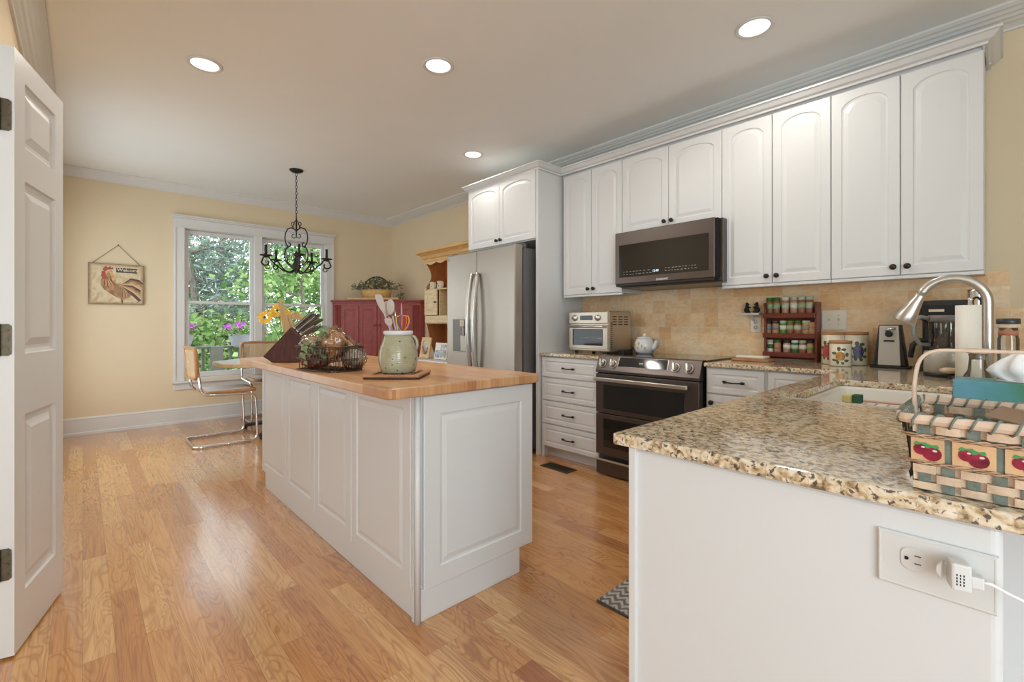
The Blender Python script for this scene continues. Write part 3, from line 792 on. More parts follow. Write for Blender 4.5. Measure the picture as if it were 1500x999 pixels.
# dispenser
a = ony(664, 468, FYF); b = ony(693, 516, FYF)
mb = MB(); X0, X1, Z0, Z1 = a.x, ony(694, 500, FYF).x, b.z, a.z
mb.box(X0-0.012, X1+0.012, FYF-0.004, FYF+0.002, Z0-0.012, Z0); mb.box(X0-0.012, X1+0.012, FYF-0.004, FYF+0.002, Z1, Z1+0.03)
mb.box(X0-0.012, X0, FYF-0.004, FYF+0.002, Z0, Z1); mb.box(X1, X1+0.012, FYF-0.004, FYF+0.002, Z0, Z1)
o = mb.build('dispenser_frame', M['steel'], None, 0.002); o.parent = dl
o = box_obj('dispenser_recess', mat('dispenser_grey', (0.16, 0.16, 0.16), 0.4, 0.5), None, X0, X1, FYF-0.0015, FYF+0.003, Z0, Z1); o.parent = dl
cxd = ony(680, 480, FYF).x
mb = MB(); mb.box(cxd-0.035, cxd+0.035, FYF-0.030, FYF-0.002, Z1-0.075, Z1-0.002); mb.box(cxd-0.012, cxd+0.006, FYF-0.014, FYF-0.004, Z1-0.16, Z1-0.075)
o = mb.build('dispenser_spout', M['chrome'], None, 0.004); o.parent = dl
mb = MB(); mb.prism([(-0.055, 0.0), (0.045, -0.004), (0.052, 0.15), (-0.06, 0.155)], 0.012, (cxd+0.015, FYF-0.004, Z0+0.004), (1,0,0), (0,0,1), (0,-1,0))
o = mb.build('dispenser_paddle', M['steel'], None, 0.003); o.parent = dl
for x in (FX1-0.06, FX0+0.06): fp(box_obj('hinge_cover', M['steelside'], None, x-0.04, x+0.04, FYF+0.05, FYF+0.16, FZ+0.012-0.02, FZ+0.03, 0.004))
t = text_mesh('brand_mark', 'LG', 0.032, (ony(656, 381, FYF).x, FYF-0.0006, ony(656, 383, FYF).z), (1,0,0), (0,0,1), mat('logo_grey', (0.12,0.12,0.12), 0.4)); t.parent = dl

# ================================================================== range
RX0, RX1 = -2.188, -1.357; RY = 2.945
rg = thing('electric_range', 'black stainless double-oven slide-in range with glass cooktop', 'range', (-1.77, 3.28, 0))
def rp(ob): return P_(ob, rg)
rp(box_obj('body', M['blacksteel'], None, RX0+0.002, RX1-0.002, RY+0.045, YR-0.02, 0.04, 0.905, 0.003))
rp(box_obj('cooktop', M['bglass'], None, RX0, RX1, 3.005, YR-0.016, 0.905, 0.928, 0.004))
mb = MB(); mb.prism([(0.0, 0.797), (0.0, 0.815), (0.045, 0.925), (0.075, 0.930), (0.10, 0.930), (0.10, 0.797)], RX1-RX0, (RX0, RY, 0), (0,1,0), (0,0,1), (1,0,0))
cp = rp(mb.build('control_panel', M['blacksteel'], None, 0.003))
sn = Vector((0, -0.110, 0.045)).normalized(); su = Vector((0, 0.045, 0.110)).normalized(); sx = Vector((1, 0, 0))
def onslope(px, py):
    d = Vector(ray(px, py)); o = Vector((0, 0, HC)); p0 = Vector((0, RY, 0.815)); t = (p0-o).dot(sn)/d.dot(sn); return o+d*t
for q in ((883, 532), (898, 533), (989, 538.5), (1009, 540)):
    c = onslope(*q); qm = sn.to_track_quat('Z', 'Y').to_matrix().to_4x4(); qm.translation = c
    mb = MB(); mb.lathe([(0.034, 0.0), (0.034, 0.004), (0.030, 0.006)], mtx=qm, n=28, m=M['satin']); mb.lathe([(0.0265, 0.004), (0.0255, 0.022), (0.022, 0.025), (0, 0.025)], mtx=qm, n=28, m=M['knobsteel'])
    mb.box(-0.006, 0.006, -0.026, 0.026, 0.018, 0.034, m=M['satin'], mtx=qm @ Matrix.Rotation(0.25, 4, 'Z'))
    o = mb.build('knob', None, None, 0.0); o.parent = cp
p = [onslope(*q) for q in ((909, 523.5), (979, 528), (977, 542), (905, 537))]
def quad_plate(ps, t, nrm, m, nm, par, grow=0.0, lift=0.0):
    c = sum(ps, Vector())/4; q = [v+(v-c).normalized()*grow+nrm*lift for v in ps]
    mb = MB(); mb.faces(q+[v+nrm*t for v in q], [(0,1,2,3),(4,5,6,7),(0,1,5,4),(1,2,6,5),(2,3,7,6),(3,0,4,7)], m)
    o = mb.build(nm, None, None); o.parent = par; return o
quad_plate(p, 0.003, sn, M['satin'], 'display_frame', cp, 0.006)
quad_plate(p, 0.0045, sn, M['bglass'], 'display', cp)
t = text_mesh('display_digits', '12:41', 0.016, onslope(936, 534)+sn*0.0052, (1,0,0), su, mat('display_glow', (0.3,0.35,0.35), 0.5, emit=(0.7,0.85,0.9), estr=0.6), ext=0.0002); t.parent = cp
def oven_door(z0, z1, wz0, wz1, hz):
    d = rp(box_obj('oven_door', M['blacksteel'], None, RX0+0.002, RX1-0.002, RY, RY+0.045, z0, z1, 0.003))
    w = box_obj('window', M['bglass'], None, RX0+0.075, RX1-0.10, RY-0.003, RY+0.001, wz0, wz1, 0.0015); w.parent = d
    if hz:
        mb = MB(); mb.box(RX0+0.005, RX1-0.065, RY-0.045, RY-0.028, hz-0.014, hz+0.014)
        for x in (RX0+0.03, RX1-0.09): mb.box(x-0.012, x+0.012, RY-0.03, RY+0.001, hz-0.010, hz+0.010)
        h = mb.build('handle', M['satin'], None, 0.005); h.parent = d
    return d
od = oven_door(0.487, 0.787, 0.520, 0.705, 0.748)
for z in (0.6, 0.645):
    pass
oven_door(0.165, 0.478, 0.225, 0.445, None)
dw = rp(box_obj('warming_drawer', M['blacksteel'], None, RX0+0.004, RX1-0.004, RY+0.002, RY+0.045, 0.012, 0.120, 0.004))
mb = MB(); mb.box(RX0+0.004, RX1-0.004, RY-0.022, RY+0.004, 0.118, 0.134)
h = mb.build('handle', M['satin'], None, 0.005); h.parent = dw
rp(box_obj('side_trim', M['dark'], None, RX0+0.001, RX1-0.001, RY+0.03, RY+0.05, 0.787, 0.797))
# oven interior racks behind glass are seen as thin bright lines on the window
# ================================================================== microwave
MY = 3.17; MX0, MX1 = ony(901, 344, MY).x, ony(1056, 321, MY).x; MZ0, MZ1 = 1.492, 1.908
mw = thing('microwave', 'black stainless over-the-range microwave below the short cabinet', 'microwave', (-1.77, 3.4, MZ0))
def mp(ob): return P_(ob, mw)
mp(box_obj('body', M['blacksteel'], None, MX0+0.03, MX1-0.004, MY+0.05, YR-0.014, MZ0-0.03, MZ1-0.002, 0.004))
mp(box_obj('vent_bottom', M['bplastic'], None, MX0+0.02, MX1-0.01, MY+0.03, MY+0.12, MZ0-0.022, MZ0+0.01, 0.004))
mxd = ony(1047, 321, MY).x
md_ = mp(box_obj('door', M['blacksteel'], None, MX0, mxd, MY, MY+0.045, MZ0, MZ1, 0.006))
mz = lambda px, py: ony(px, py, MY).z
w = box_obj('window', M['bglass'], None, ony(907, 360, MY).x, ony(1038, 341, MY).x, MY-0.003, MY+0.002, mz(907, 407), mz(907, 360), 0.001); w.parent = md_
w = box_obj('lower_lip', M['bplastic'], None, MX0+0.004, mxd-0.004, MY+0.004, MY+0.05, MZ0-0.018, MZ0+0.012, 0.004); w.parent = md_
mp(box_obj('side_gap', M['dark'], None, mxd, mxd+0.012, MY+0.02, MY+0.06, MZ0, MZ1-0.002))
lg = mat('touch_legend', (0.35, 0.35, 0.35), 0.5)
mb = MB()
zt = mz(907, 407)
random.seed(3)
for row in (0, 1):
    x = MX0+0.08
    while x < MX0+0.32:
        wd = random.uniform(0.010, 0.020); mb.box(x, x+wd, MY-0.0034, MY-0.0029, zt+0.018+row*0.022, zt+0.0215+row*0.022); x += wd+random.uniform(0.010, 0.02)
    x = MX0+0.44
    while x < MX0+0.68:
        wd = random.uniform(0.005, 0.018); mb.box(x, x+wd, MY-0.0034, MY-0.0029, zt+0.022+row*0.020, zt+0.026+row*0.020); x += wd+random.uniform(0.010, 0.014)
o = mb.build('touch_legend', lg, None); o.parent = md_
t = text_mesh('clock_digits', '12:40', 0.024, (MX0+0.335, MY-0.0034, zt+0.024), (1,0,0), (0,0,1), mat('clock_glow', (0.4,0.5,0.6), 0.5, emit=(0.55,0.75,1.0), estr=1.2), ext=0.0002); t.parent = md_
t = text_mesh('brand_mark', 'SAMSUNG', 0.021, (ony(961, 409, MY).x, MY-0.0006, mz(961, 410.5)), (1,0,0), (0,0,1), mat('logo_silver', (0.6,0.6,0.6), 0.3), bold=0.0006); t.parent = md_
# ================================================================== red corner cabinet
L = 0.965; CO = Vector((XW, YR, 0)); ZR = 1.525
A = Vector((XW+0.018, YR-L, 0)); B = Vector((XW+L, YR-0.003, 0))
rc = thing('corner_cabinet', 'barn red painted corner cabinet with panelled doors in the far corner', 'cabinet', (XW+0.35, YR-0.35, 0))
ret = 0.075
inn = math.sqrt(0.5)
pA = A+Vector((ret, 0.0, 0)); pB = B+Vector((0, -ret, 0))
mb = MB(); mb.prism([(A.x, A.y), (pA.x, pA.y), (pB.x, pB.y), (B.x, B.y), (XW+0.018, YR-0.003)], ZR-0.03, (0,0,0), (1,0,0), (0,1,0), (0,0,1))
P_(mb.build('body', M['redwood'], None, 0.003), rc)
du_ = (pB-pA); LW = du_.length; du_.normalize(); dnn = Vector((du_.y, -du_.x, 0))
g = 0.035
mb = MB(); q = [(A.x, A.y-0.03), (pA.x+g*0.6, pA.y-g), (pB.x+g, pB.y-g*0.6), (B.x+0.03, B.y), (XW+0.018, YR-0.003)]
mb.prism(q, 0.022, (0,0,ZR-0.022), (1,0,0), (0,1,0), (0,0,1))
q = [(A.x, A.y-0.012), (pA.x+g*0.3, pA.y-g*0.5), (pB.x+g*0.5, pB.y-g*0.3), (B.x+0.012, B.y), (XW+0.018, YR-0.003)]
mb.prism(q, 0.022, (0,0,ZR-0.044), (1,0,0), (0,1,0), (0,0,1))
P_(mb.build('top', M['redwood'], None, 0.003), rc)
pw = 0.10; dwid = (LW-2*pw)/4
for k in range(4):
    w = dwid-0.006; o = pA+du_*(pw+dwid*k+0.003)+dnn*0.001
    mb = MB(); panel_slab(mb, (o.x, o.y, 0.14), du_, (0,0,1), dnn, w, 1.30, 0.016, fr=0.048)
    d = P_(mb.build('door', M['redwood'], None), rc)
    if k in (1, 2):
        kx = w-0.03 if k == 1 else 0.03
        kn = knob_mesh(o+du_*kx+dnn*0.017+Vector((0,0,1.165)), dnn, 0.017).build('knob', M['redwood'], None); kn.parent = d
for s in (0, 1):
    mb = MB()
    for q in range(4):
        c = pA+du_*((0.016+q*0.022) if s == 0 else LW-0.016-q*0.022)+dnn*0.002
        mb.cyl(c+Vector((0,0,0.14)), c+Vector((0,0,1.45)), 0.0085, 10)
    P_(mb.build('fluted_pilaster', M['redwood'], None), rc)
# tray and plant basket on top
ctr = Vector((-6.24, 3.13, ZR+0.001))
tb = MB(); q = Matrix.Translation(ctr) @ Matrix.Rotation(math.atan2(du_.y, du_.x), 4, 'Z')
tb.box(-0.36, 0.36, -0.15, 0.15, 0, 0.018, mtx=q); tb.box(-0.37, 0.37, -0.16, -0.145, 0.0, 0.03, mtx=q); tb.box(-0.37, 0.37, 0.145, 0.16, 0.0, 0.03, mtx=q)
tag(tb.build('wooden_tray', M['bamboo'], None, 0.003), 'long tan wooden tray under the plant basket on the red cabinet', 'tray')
pb = thing('plant_basket', 'woven basket of dried greenery with an arched handle on the red cabinet', 'plant', ctr+Vector((0,0,0.019)))
bm2 = MB(); bm2.lathe([(0.0, 0.001), (0.13, 0.001), (0.15, 0.02), (0.17, 0.08), (0.185, 0.13), (0.172, 0.13), (0.15, 0.05), (0.0, 0.04)], sx=1.25, sy=0.8, n=28, mtx=Matrix.Rotation(math.atan2(du_.y, du_.x), 4, 'Z'))
bm2.build('basket', M['pinegold'], pb)
hp = [Vector((0.17*1.15*math.cos(a), 0, 0.12+0.20*math.sin(a))) for a in [PI*k/14 for k in range(15)]]
rm = Matrix.Rotation(math.atan2(du_.y, du_.x), 4, 'Z')
MB().tube([rm @ p for p in hp], 0.009, 8).build('handle', M['iron'], pb)
random.seed(11)
fm = MB()
def leafq(mb, c, s, d=None, m=None, asp=0.45):
    d = d or Vector((random.gauss(0,1), random.gauss(0,1), random.gauss(0,0.8))).normalized()
    n = d.cross(Vector((random.gauss(0,1), random.gauss(0,1), random.gauss(0,1)))).normalized()
    w = n*s*asp
    mb.faces([c-d*s*0.5, c+w*0.5, c+d*s*0.5, c-w*0.5], [(0,1,2,3)], m)
M['plantleaf'] = mat('dusty_green_leaf', (0.16, 0.17, 0.09), 0.7, noise=0.5, nscale=14)
for k in range(520):
    a = random.uniform(0, 2*PI); r = random.uniform(0.02, 0.33)**1.0
    c = rm @ Vector((r*1.15*math.cos(a), r*0.6*math.sin(a), 0.15+random.uniform(-0.02, 0.15)*(1.15-r*2.2)))
    if r > 0.2 and c.z > 0.22: c.z -= 0.08
    leafq(fm, c, random.uniform(0.03, 0.06), m=M['plantleaf'])
fm.build('greenery', None, pb)
fm = MB()
for k in range(40):
    c = rm @ Vector((0.34+random.uniform(-0.03, 0.07), random.uniform(-0.1, 0.05), random.uniform(-0.0, 0.09)))
    leafq(fm, c, 0.04, m=M['plantleaf'])
fm.build('trailing_sprig', None, pb)

# ================================================================== pine hutch beside the fridge
HX0, HX1 = -5.17, -4.02; HY = 3.28; HB = 3.02
hu = thing('pine_hutch', 'pale pine hutch with scalloped crown and open shelves behind the refrigerator', 'hutch', (-4.6, 3.3, 0))
def hp_(ob): return P_(ob, hu)
hp_(box_obj('base_cabinet', M['trimw'], None, HX0-0.06, HX1, HB+0.02, YR-0.03, 0.0, 0.70, 0.004))
hp_(box_obj('base_top', M['trimw'], None, HX0-0.13, HX1, HB-0.015, YR-0.03, 0.701, 0.742, 0.008))
hp_(box_obj('back_panel', M['pinered'], None, HX0+0.02, HX1-0.01, YR-0.05, YR-0.035, 0.743, 2.03))
# shaped side boards
def side_poly():
    f, b = HY, YR-0.052
    p = [(b, 0.743), (f+0.16, 0.743)]
    for k in range(9): t = k/8; p.append((f+0.16-0.15*t**0.6, 0.76+0.41*t))
    p += [(f, 1.19), (f, 1.64)]
    for k in range(13): t = k/12; p.append((f+0.075*math.sin(PI*t), 1.66+0.30*t))
    p += [(f, 2.03), (b, 2.03)]
    return p
for x in (HX0, HX1-0.022):
    mb = MB(); mb.prism(side_poly(), 0.022, (x, 0, 0), (0,1,0), (0,0,1), (1,0,0)); hp_(mb.build('side_board', M['pine'], None, 0.0))
mb = MB(); mb.prism(side_poly(), 0.003, (HX0+0.0222, 0, 0), (0,1,0), (0,0,1), (1,0,0)); hp_(mb.build('inner_side', M['pinered'], None))
mb = MB()
hz2 = 2.01
cp_ = [(0.0, hz2-0.02), (0.012, hz2-0.02), (0.016, hz2), (0.03, hz2+0.012), (0.045, hz2+0.045), (0.085, hz2+0.075), (0.10, hz2+0.08), (0.10, hz2+0.11), (0.0, hz2+0.115)]
sweep(mb, cp_, [((HX0, YR-0.04), (-1, 0)), ((HX0, HY-0.0), (-1, -1)), ((HX1, HY-0.0), (0, -1))])
hp_(mb.build('crown', M['pinegold'], None), )
sc_ = [(0, 0.10), (0, 0.0)]
n = 30; Lh = HX1-HX0-0.05
for k in range(n+1):
    t = k/n; sc_.append((0.02+Lh*t, -0.02-0.028*abs(math.sin(t*PI*5))+0.03*t*(1-t)))
sc_ += [(Lh+0.02, 0.10)]
mb = MB(); mb.prism(sc_, 0.016, (HX0+0.012, HY-0.006, 1.985), (1,0,0), (0,0,1), (0,1,0)); hp_(mb.build('scalloped_apron', M['pinegold'], None))
for z, nm in ((1.628, 'shelf'), (1.272, 'shelf'), (1.193, 'shelf')):
    hp_(box_obj(nm, M['pine'], None, HX0+0.023, HX1-0.023, HY+0.012, YR-0.052, z-0.014, z, 0.002))
hp_(box_obj('rail', M['pine'], None, HX0+0.005, HX1-0.005, HY-0.012, HY+0.010, 1.192, 1.282, 0.002))
ds = hp_(MB().build('small_door', M['pine'], None)) if False else None
mb = MB(); panel_slab(mb, (HX0+0.002, HY+0.0, 1.292), (1,0,0), (0,0,1), (0,-1,0), 0.285, 0.325, 0.018, fr=0.05, rise=0.09)
ds = hp_(mb.build('small_door', M['pine'], None))
k = knob_mesh((HX0+0.268, HY-0.018, 1.455), (0,-1,0), 0.011).build('knob', M['bronze'], None); k.parent = ds
hp_(box_obj('divider', M['pine'], None, HX0+0.30, HX0+0.318, HY+0.012, YR-0.052, 1.274, 1.612))
# things on the hutch
for i, (px, lab) in enumerate(((634, 'cream printed mug, left of the two on the hutch top shelf'), (645, 'cream printed mug, right of the two on the hutch top shelf'))):
    c = ony(px, 416, HY+0.09); r = thing('mug', lab, 'mug', (c.x, c.y, 1.629), group='mugs on the hutch shelf')
    MB().lathe([(0.0, 0.001), (0.04, 0.001), (0.043, 0.01), (0.043, 0.10), (0.039, 0.10), (0.038, 0.012), (0, 0.010)], n=20).build('cup', M['ceramic'], r)
    MB().tube([(0.04+0.028*math.sin(a), 0, 0.055+0.03*math.cos(a)) for a in [PI*q/10 for q in range(11)]], 0.005, 8).build('handle', M['ceramic'], r)
    mm = MB()
    for (a, z) in ((-2.2, 0.04), (-1.6, 0.065), (-1.1, 0.04)):
        mm.ball((0.0435*math.cos(a), 0.0435*math.sin(a), z), 0.011, sc=(0.5, 0.5, 1))
    mm.build('printed_flowers', M['plantleaf'], r)
pc = ony(648, 484, YR-0.10); 
pl = thing('decorative_plate', 'round grey-cream plate propped at the back of the hutch base', 'plate', (-4.50, YR-0.115, 0.744))
q = Matrix.Translation((0, 0, 0.205)) @ Matrix.Rotation(math.radians(82), 4, 'X')
MB().lathe([(0.0, -0.008), (0.11, -0.008), (0.13, -0.004), (0.20, 0.006), (0.202, 0.011), (0.13, 0.003), (0.11, -0.001), (0, -0.001)], n=40, mtx=q).build('dish', mat('plate_glaze', (0.46, 0.43, 0.36), 0.35), pl)
MB().lathe([(0.199, 0.0095), (0.203, 0.0115), (0.206, 0.007), (0.202, 0.004)], n=40, mtx=q).build('rim', M['ceramic'], pl)
f0 = ony(620, 520, 3.20)
pf = thing('picture_frame', 'tan wooden picture frame standing on the hutch base', 'picture frame', (f0.x+0.07, 3.17, 0.743), 0.0)
FWD, FHT = 0.215, 0.262
q = Matrix.Rotation(math.radians(-10), 4, 'X')
mb = MB()
for (x0, x1, z0, z1) in ((-FWD/2, -FWD/2+0.045, 0, FHT), (FWD/2-0.045, FWD/2, 0, FHT), (-FWD/2+0.045, FWD/2-0.045, 0, 0.045), (-FWD/2+0.045, FWD/2-0.045, FHT-0.045, FHT)):
    mb.box(x0, x1, -0.009, 0.009, z0+0.003, z1+0.003, mtx=q)
mb.build('frame', M['pinegold'], pf, 0.002)
def photo_mat(name, cols, sc=8):
    m, nt, b = new_mat(name); gg = G(nt); tc = gg.n('ShaderNodeTexCoord'); nn = gg.noise(tc.outputs['Object'], sc, 4, 1.0)
    c = gg.ramp(nn, [(0.30+0.4*i/(len(cols)-1), c) for i, c in enumerate(cols)]); gg.L.new(c, b.inputs['Base Color']); b.inputs['Roughness'].default_value = 0.3
    return m
MB().box(-FWD/2+0.044, FWD/2-0.044, -0.004, 0.004, 0.045, FHT-0.04, mtx=q).build('photograph', photo_mat('photo_green', [(0.10,0.13,0.06), (0.20,0.22,0.12), (0.45,0.40,0.34), (0.6,0.55,0.5)], 14), pf)
MB().box(-0.02, 0.02, 0.01, 0.014, 0.004, 0.16, mtx=Matrix.Rotation(math.radians(12), 4, 'X')).build('easel_back', M['lidwood'], pf)
f1 = ony(645, 505, 3.19)
cd = thing('photo_block', 'white photo block with black and blue pictures beside the tan frame', 'picture', (f1.x, 3.19, 0.743))
MB().box(-0.13, 0.13, -0.011, 0.011, 0.002, 0.205, mtx=q).build('block', M['paper'], cd, 0.002)
mb = MB(); mb.box(-0.115, -0.02, -0.0125, -0.0105, 0.02, 0.11, mtx=q); mb.build('blue_picture', photo_mat('photo_blue', [(0.03,0.04,0.06), (0.10,0.16,0.28), (0.45,0.5,0.55)], 20), cd)
mb = MB(); mb.box(-0.01, 0.115, -0.0125, -0.0105, 0.02, 0.185, mtx=q); mb.build('dark_picture', photo_mat('photo_black', [(0.02,0.02,0.02), (0.3,0.28,0.26), (0.7,0.68,0.64)], 22), cd)

# ================================================================== rooster sign
P1, P2 = onx(129, 381, XW+0.03), onx(211, 393, XW+0.03); sw = P2.y-P1.y
sz0, sz1 = 1.392, 1.835; sy0 = P1.y
sg = thing('rooster_sign', 'rustic hanging sign with a painted rooster and the word Welcome on the beige wall', 'sign', (XW+0.012, sy0+sw/2, sz0))
def sp_(ob): return P_(ob, sg)
m, nt, b = new_mat('aged_parchment'); gg = G(nt)
Xs, Ys, Zs = gg.coords()
tc = gg.n('ShaderNodeTexCoord')
nn = gg.noise(tc.outputs['Object'], 9, 5, 1.5)
base_c = gg.ramp(nn, [(0.35, (0.50, 0.36, 0.20)), (0.55, (0.68, 0.56, 0.37)), (0.75, (0.72, 0.62, 0.44))])
ey = gg.math('ABSOLUTE', gg.math('SUBTRACT', Ys, sy0+sw/2)); ez = gg.math('ABSOLUTE', gg.math('SUBTRACT', Zs, (sz0+sz1)/2))
ed = gg.math('MAXIMUM', gg.math('DIVIDE', ey, sw/2), gg.math('DIVIDE', ez, (sz1-sz0)/2))
ed = gg.math('ADD', ed, gg.math('MULTIPLY', gg.math('SUBTRACT', nn, 0.5), 0.25))
edf = gg.ramp(ed, [(0.86, (0, 0, 0)), (1.0, (0.9, 0.9, 0.9))])
cc = gg.mix(edf, base_c, (0.20, 0.10, 0.045)); gg.L.new(cc, b.inputs['Base Color']); b.inputs['Roughness'].default_value = 0.5
sp_(MB().box(XW+0.004, XW+0.026, sy0, sy0+sw, sz0, sz1).build('board', m, None, 0.002))
def S(u, v, lift=0.0): return Vector((XW+0.0265+lift, sy0+u*sw, sz0+v*(sz1-sz0)))   # u right 0..1, v up 0..1
def shape(mb, pts, m, lift):
    k = mb.mi(m); f = mb.bm.faces.new([mb.bm.verts.new(S(a, b_, lift)) for a, b_ in pts]); f.material_index = k
def feather(mb, p, m, lift, w=0.03):
    # tapered stroke along p
    n = len(p); L_, R_ = [], []
    for i, (a, b_) in enumerate(p):
        a0, b0 = p[max(i-1, 0)]; a1, b1 = p[min(i+1, n-1)]; d = Vector((a1-a0, b1-b0)); d.normalize()
        ww = w*math.sin(PI*(i+0.35)/(n-0.3))**0.7 if 0 < i < n-1 else w*0.25
        L_.append((a-d.y*ww, b_+d.x*ww)); R_.append((a+d.y*ww, b_-d.x*ww))
    for i in range(n-1): shape(mb, [L_[i], L_[i+1], R_[i+1], R_[i]], m, lift)
rb = mat('rooster_brown', (0.36, 0.20, 0.10), 0.5, noise=0.45, nscale=22)
rdk = mat('rooster_dark', (0.13, 0.07, 0.045), 0.5, noise=0.3, nscale=30)
rtan = mat('rooster_tan', (0.55, 0.33, 0.15), 0.5, noise=0.3, nscale=30)
rred = mat('rooster_red', (0.42, 0.09, 0.05), 0.5, noise=0.25, nscale=40)
rpale = mat('rooster_pale', (0.60, 0.47, 0.30), 0.5)
mb = MB()
body = [(0.27,0.74),(0.36,0.72),(0.43,0.62),(0.49,0.52),(0.60,0.50),(0.72,0.51),(0.80,0.40),(0.78,0.25),(0.70,0.16),(0.60,0.13),(0.50,0.17),(0.38,0.26),(0.27,0.36),(0.21,0.48),(0.215,0.58)]
shape(mb, body, rb, 0.0004)
for k in range(10):
    t = k/9; feather(mb, [(0.36+0.02*t, 0.80-0.10*t), (0.30+0.10*t, 0.62-0.04*t), (0.27+0.20*t, 0.42+0.04*t)], rtan if k % 3 else rdk, 0.0008+k*0.00003, 0.016)
shape(mb, [(0.25,0.74),(0.31,0.78),(0.40,0.84),(0.44,0.74),(0.49,0.58),(0.38,0.56),(0.30,0.62)], rtan, 0.0006)
shape(mb, [(0.25,0.84),(0.27,0.90),(0.30,0.94),(0.34,0.90),(0.38,0.94),(0.40,0.90),(0.44,0.92),(0.43,0.86),(0.34,0.85),(0.29,0.80)], rred, 0.0010)
shape(mb, [(0.24,0.80),(0.29,0.82),(0.30,0.72),(0.33,0.64),(0.29,0.60),(0.24,0.62),(0.22,0.70)], rred, 0.0011)
shape(mb, [(0.215,0.775),(0.25,0.80),(0.25,0.76)], rdk, 0.0012)
for k in range(9):
    t = k/8
    feather(mb, [(0.60-0.02*t, 0.50-0.05*t), (0.76+0.02*t, 0.63-0.36*t), (0.90+0.02*t, 0.60-0.50*t), (0.985-0.12*t, 0.52-0.46*t)], (rdk, rb, rtan, rpale)[k % 4], 0.0013+k*0.00004, 0.035)
for k in range(6):
    t = k/5; feather(mb, [(0.52+0.04*t, 0.48), (0.62+0.05*t, 0.38-0.05*t), (0.60+0.1*t, 0.18)], (rdk, rpale, rb)[k % 3], 0.0018+k*0.00003, 0.018)
feather(mb, [(0.58, 0.16), (0.60, 0.09), (0.60, 0.015)], rdk, 0.0009, 0.012); feather(mb, [(0.57, 0.14), (0.585, 0.08), (0.575, 0.02)], rb, 0.0009, 0.010)
sp_(mb.build('painted_rooster', None, None))
mb = MB(); shape(mb, [(0.485,0.79),(0.87,0.79),(0.87,0.905),(0.485,0.905)], mat('word_plate', (0.05, 0.04, 0.035), 0.5), 0.0008); sp_(mb.build('word_plate', None, None))
t = text_mesh('welcome_lettering', 'Welcome', 0.049, S(0.50, 0.822, 0.0012), (0,1,0), (0,0,1), M['ceramic'], bold=0.0008); P_(t, sg)
ap = Vector((XW+0.012, sy0+sw*0.525, 2.045))
mb = MB(); mb.tube([(XW+0.014, sy0+0.035, sz1+0.0), ap, (XW+0.014, sy0+sw-0.035, sz1+0.0)], 0.003, 8)
sp_(mb.build('cord', mat('jute_cord', (0.22, 0.16, 0.10), 0.8), None))
mb = MB(); mb.cyl((XW+0.0, ap.y, ap.z), (XW+0.016, ap.y, ap.z), 0.005, 10); sp_(mb.build('nail', M['iron'], None))

# ================================================================== chandelier
cx_, cy_ = -5.158, 1.668
ch = thing('chandelier', 'dark wrought-iron scroll chandelier with candle sleeves hanging before the window', 'chandelier', (cx_, cy_, ZC-0.001))
MB().lathe([(0.0, -0.03), (0.02, -0.03), (0.05, -0.022), (0.066, -0.010), (0.07, 0.0)], n=28).build('ceiling_canopy', M['iron'], ch)
mb = MB(); z = -0.03; k = 0
while z > -0.485:
    ring = [(0.0095*math.cos(a) if k % 2 else 0.0, 0.0 if k % 2 else 0.0095*math.cos(a), z-0.020+0.020*math.sin(a)) for a in [2*PI*i/12 for i in range(12)]]
    mb.tube(ring, 0.0028, 6, loop=True); z -= 0.033; k += 1
mb.build('chain', M['iron'], ch)
def spiral(c, r0, r1, a0, a1, n=14):
    return [(c[0]+(r0+(r1-r0)*i/n)*math.cos(math.radians(a0+(a1-a0)*i/n)), c[1]+(r0+(r1-r0)*i/n)*math.sin(math.radians(a0+(a1-a0)*i/n))) for i in range(n+1)]
def planar(mb, pts, ang, r, n=8, st=False):
    if st: pts = [(x*1.0, -0.975+(z_+1.0)*1.22) for x, z_ in pts]
    mb.tube([(x*math.cos(ang), x*math.sin(ang), z_) for x, z_ in pts], r, n)
MB().tube([(0,0,-0.49), (0,0,-0.58), (0,0,-0.72)], [0.006, 0.010, 0.006], 10).build('top_stem', M['iron'], ch)
body = MB()
body.lathe([(0.0, -1.115), (0.012, -1.10), (0.03, -1.07), (0.048, -1.035), (0.035, -1.0), (0.02, -0.975), (0.014, -0.93), (0.02, -0.90), (0.008, -0.87), (0.0, -0.86)], n=16)
body.build('center_column', M['iron'], ch)
a_v = math.radians(0)+YAW
scr = MB()
for s in (0, PI):
    an = a_v+s
    # upper little curls
    planar(scr, [(0.004, -0.735), (0.03, -0.71), (0.05, -0.68)]+[(p[0], p[1]) for p in spiral((0.033, -0.672), 0.019, 0.009, 10, 250)], an, 0.0045, st=True)
    planar(scr, [(0.004, -0.64), (0.02, -0.655), (0.03, -0.68), (0.035, -0.70)], an, 0.0045, st=True)
    planar(scr, [(0.006, -0.79)]+spiral((0.03, -0.775), 0.022, 0.010, -100, 120), an, 0.0045, st=True)
    # big lyre: C above, C below
    planar(scr, [(0.010, -0.725), (0.05, -0.705), (0.09, -0.715), (0.115, -0.75), (0.122, -0.80), (0.11, -0.845), (0.088, -0.872)]+spiral((0.08, -0.850), 0.022, 0.010, -90, -290), an, 0.0065, st=True)
    planar(scr, [(0.10, -0.872), (0.085, -0.868)]+spiral((0.092, -0.905), 0.026, 0.020, 100, -40, 8)[:5]+[(0.115, -0.89), (0.126, -0.94), (0.118, -0.99), (0.085, -1.025), (0.04, -1.035), (0.012, -1.02)], an, 0.0065, st=True)
    planar(scr, [(0.012, -0.99)]+spiral((0.035, -0.965), 0.024, 0.010, -110, 150), an, 0.0045, st=True)
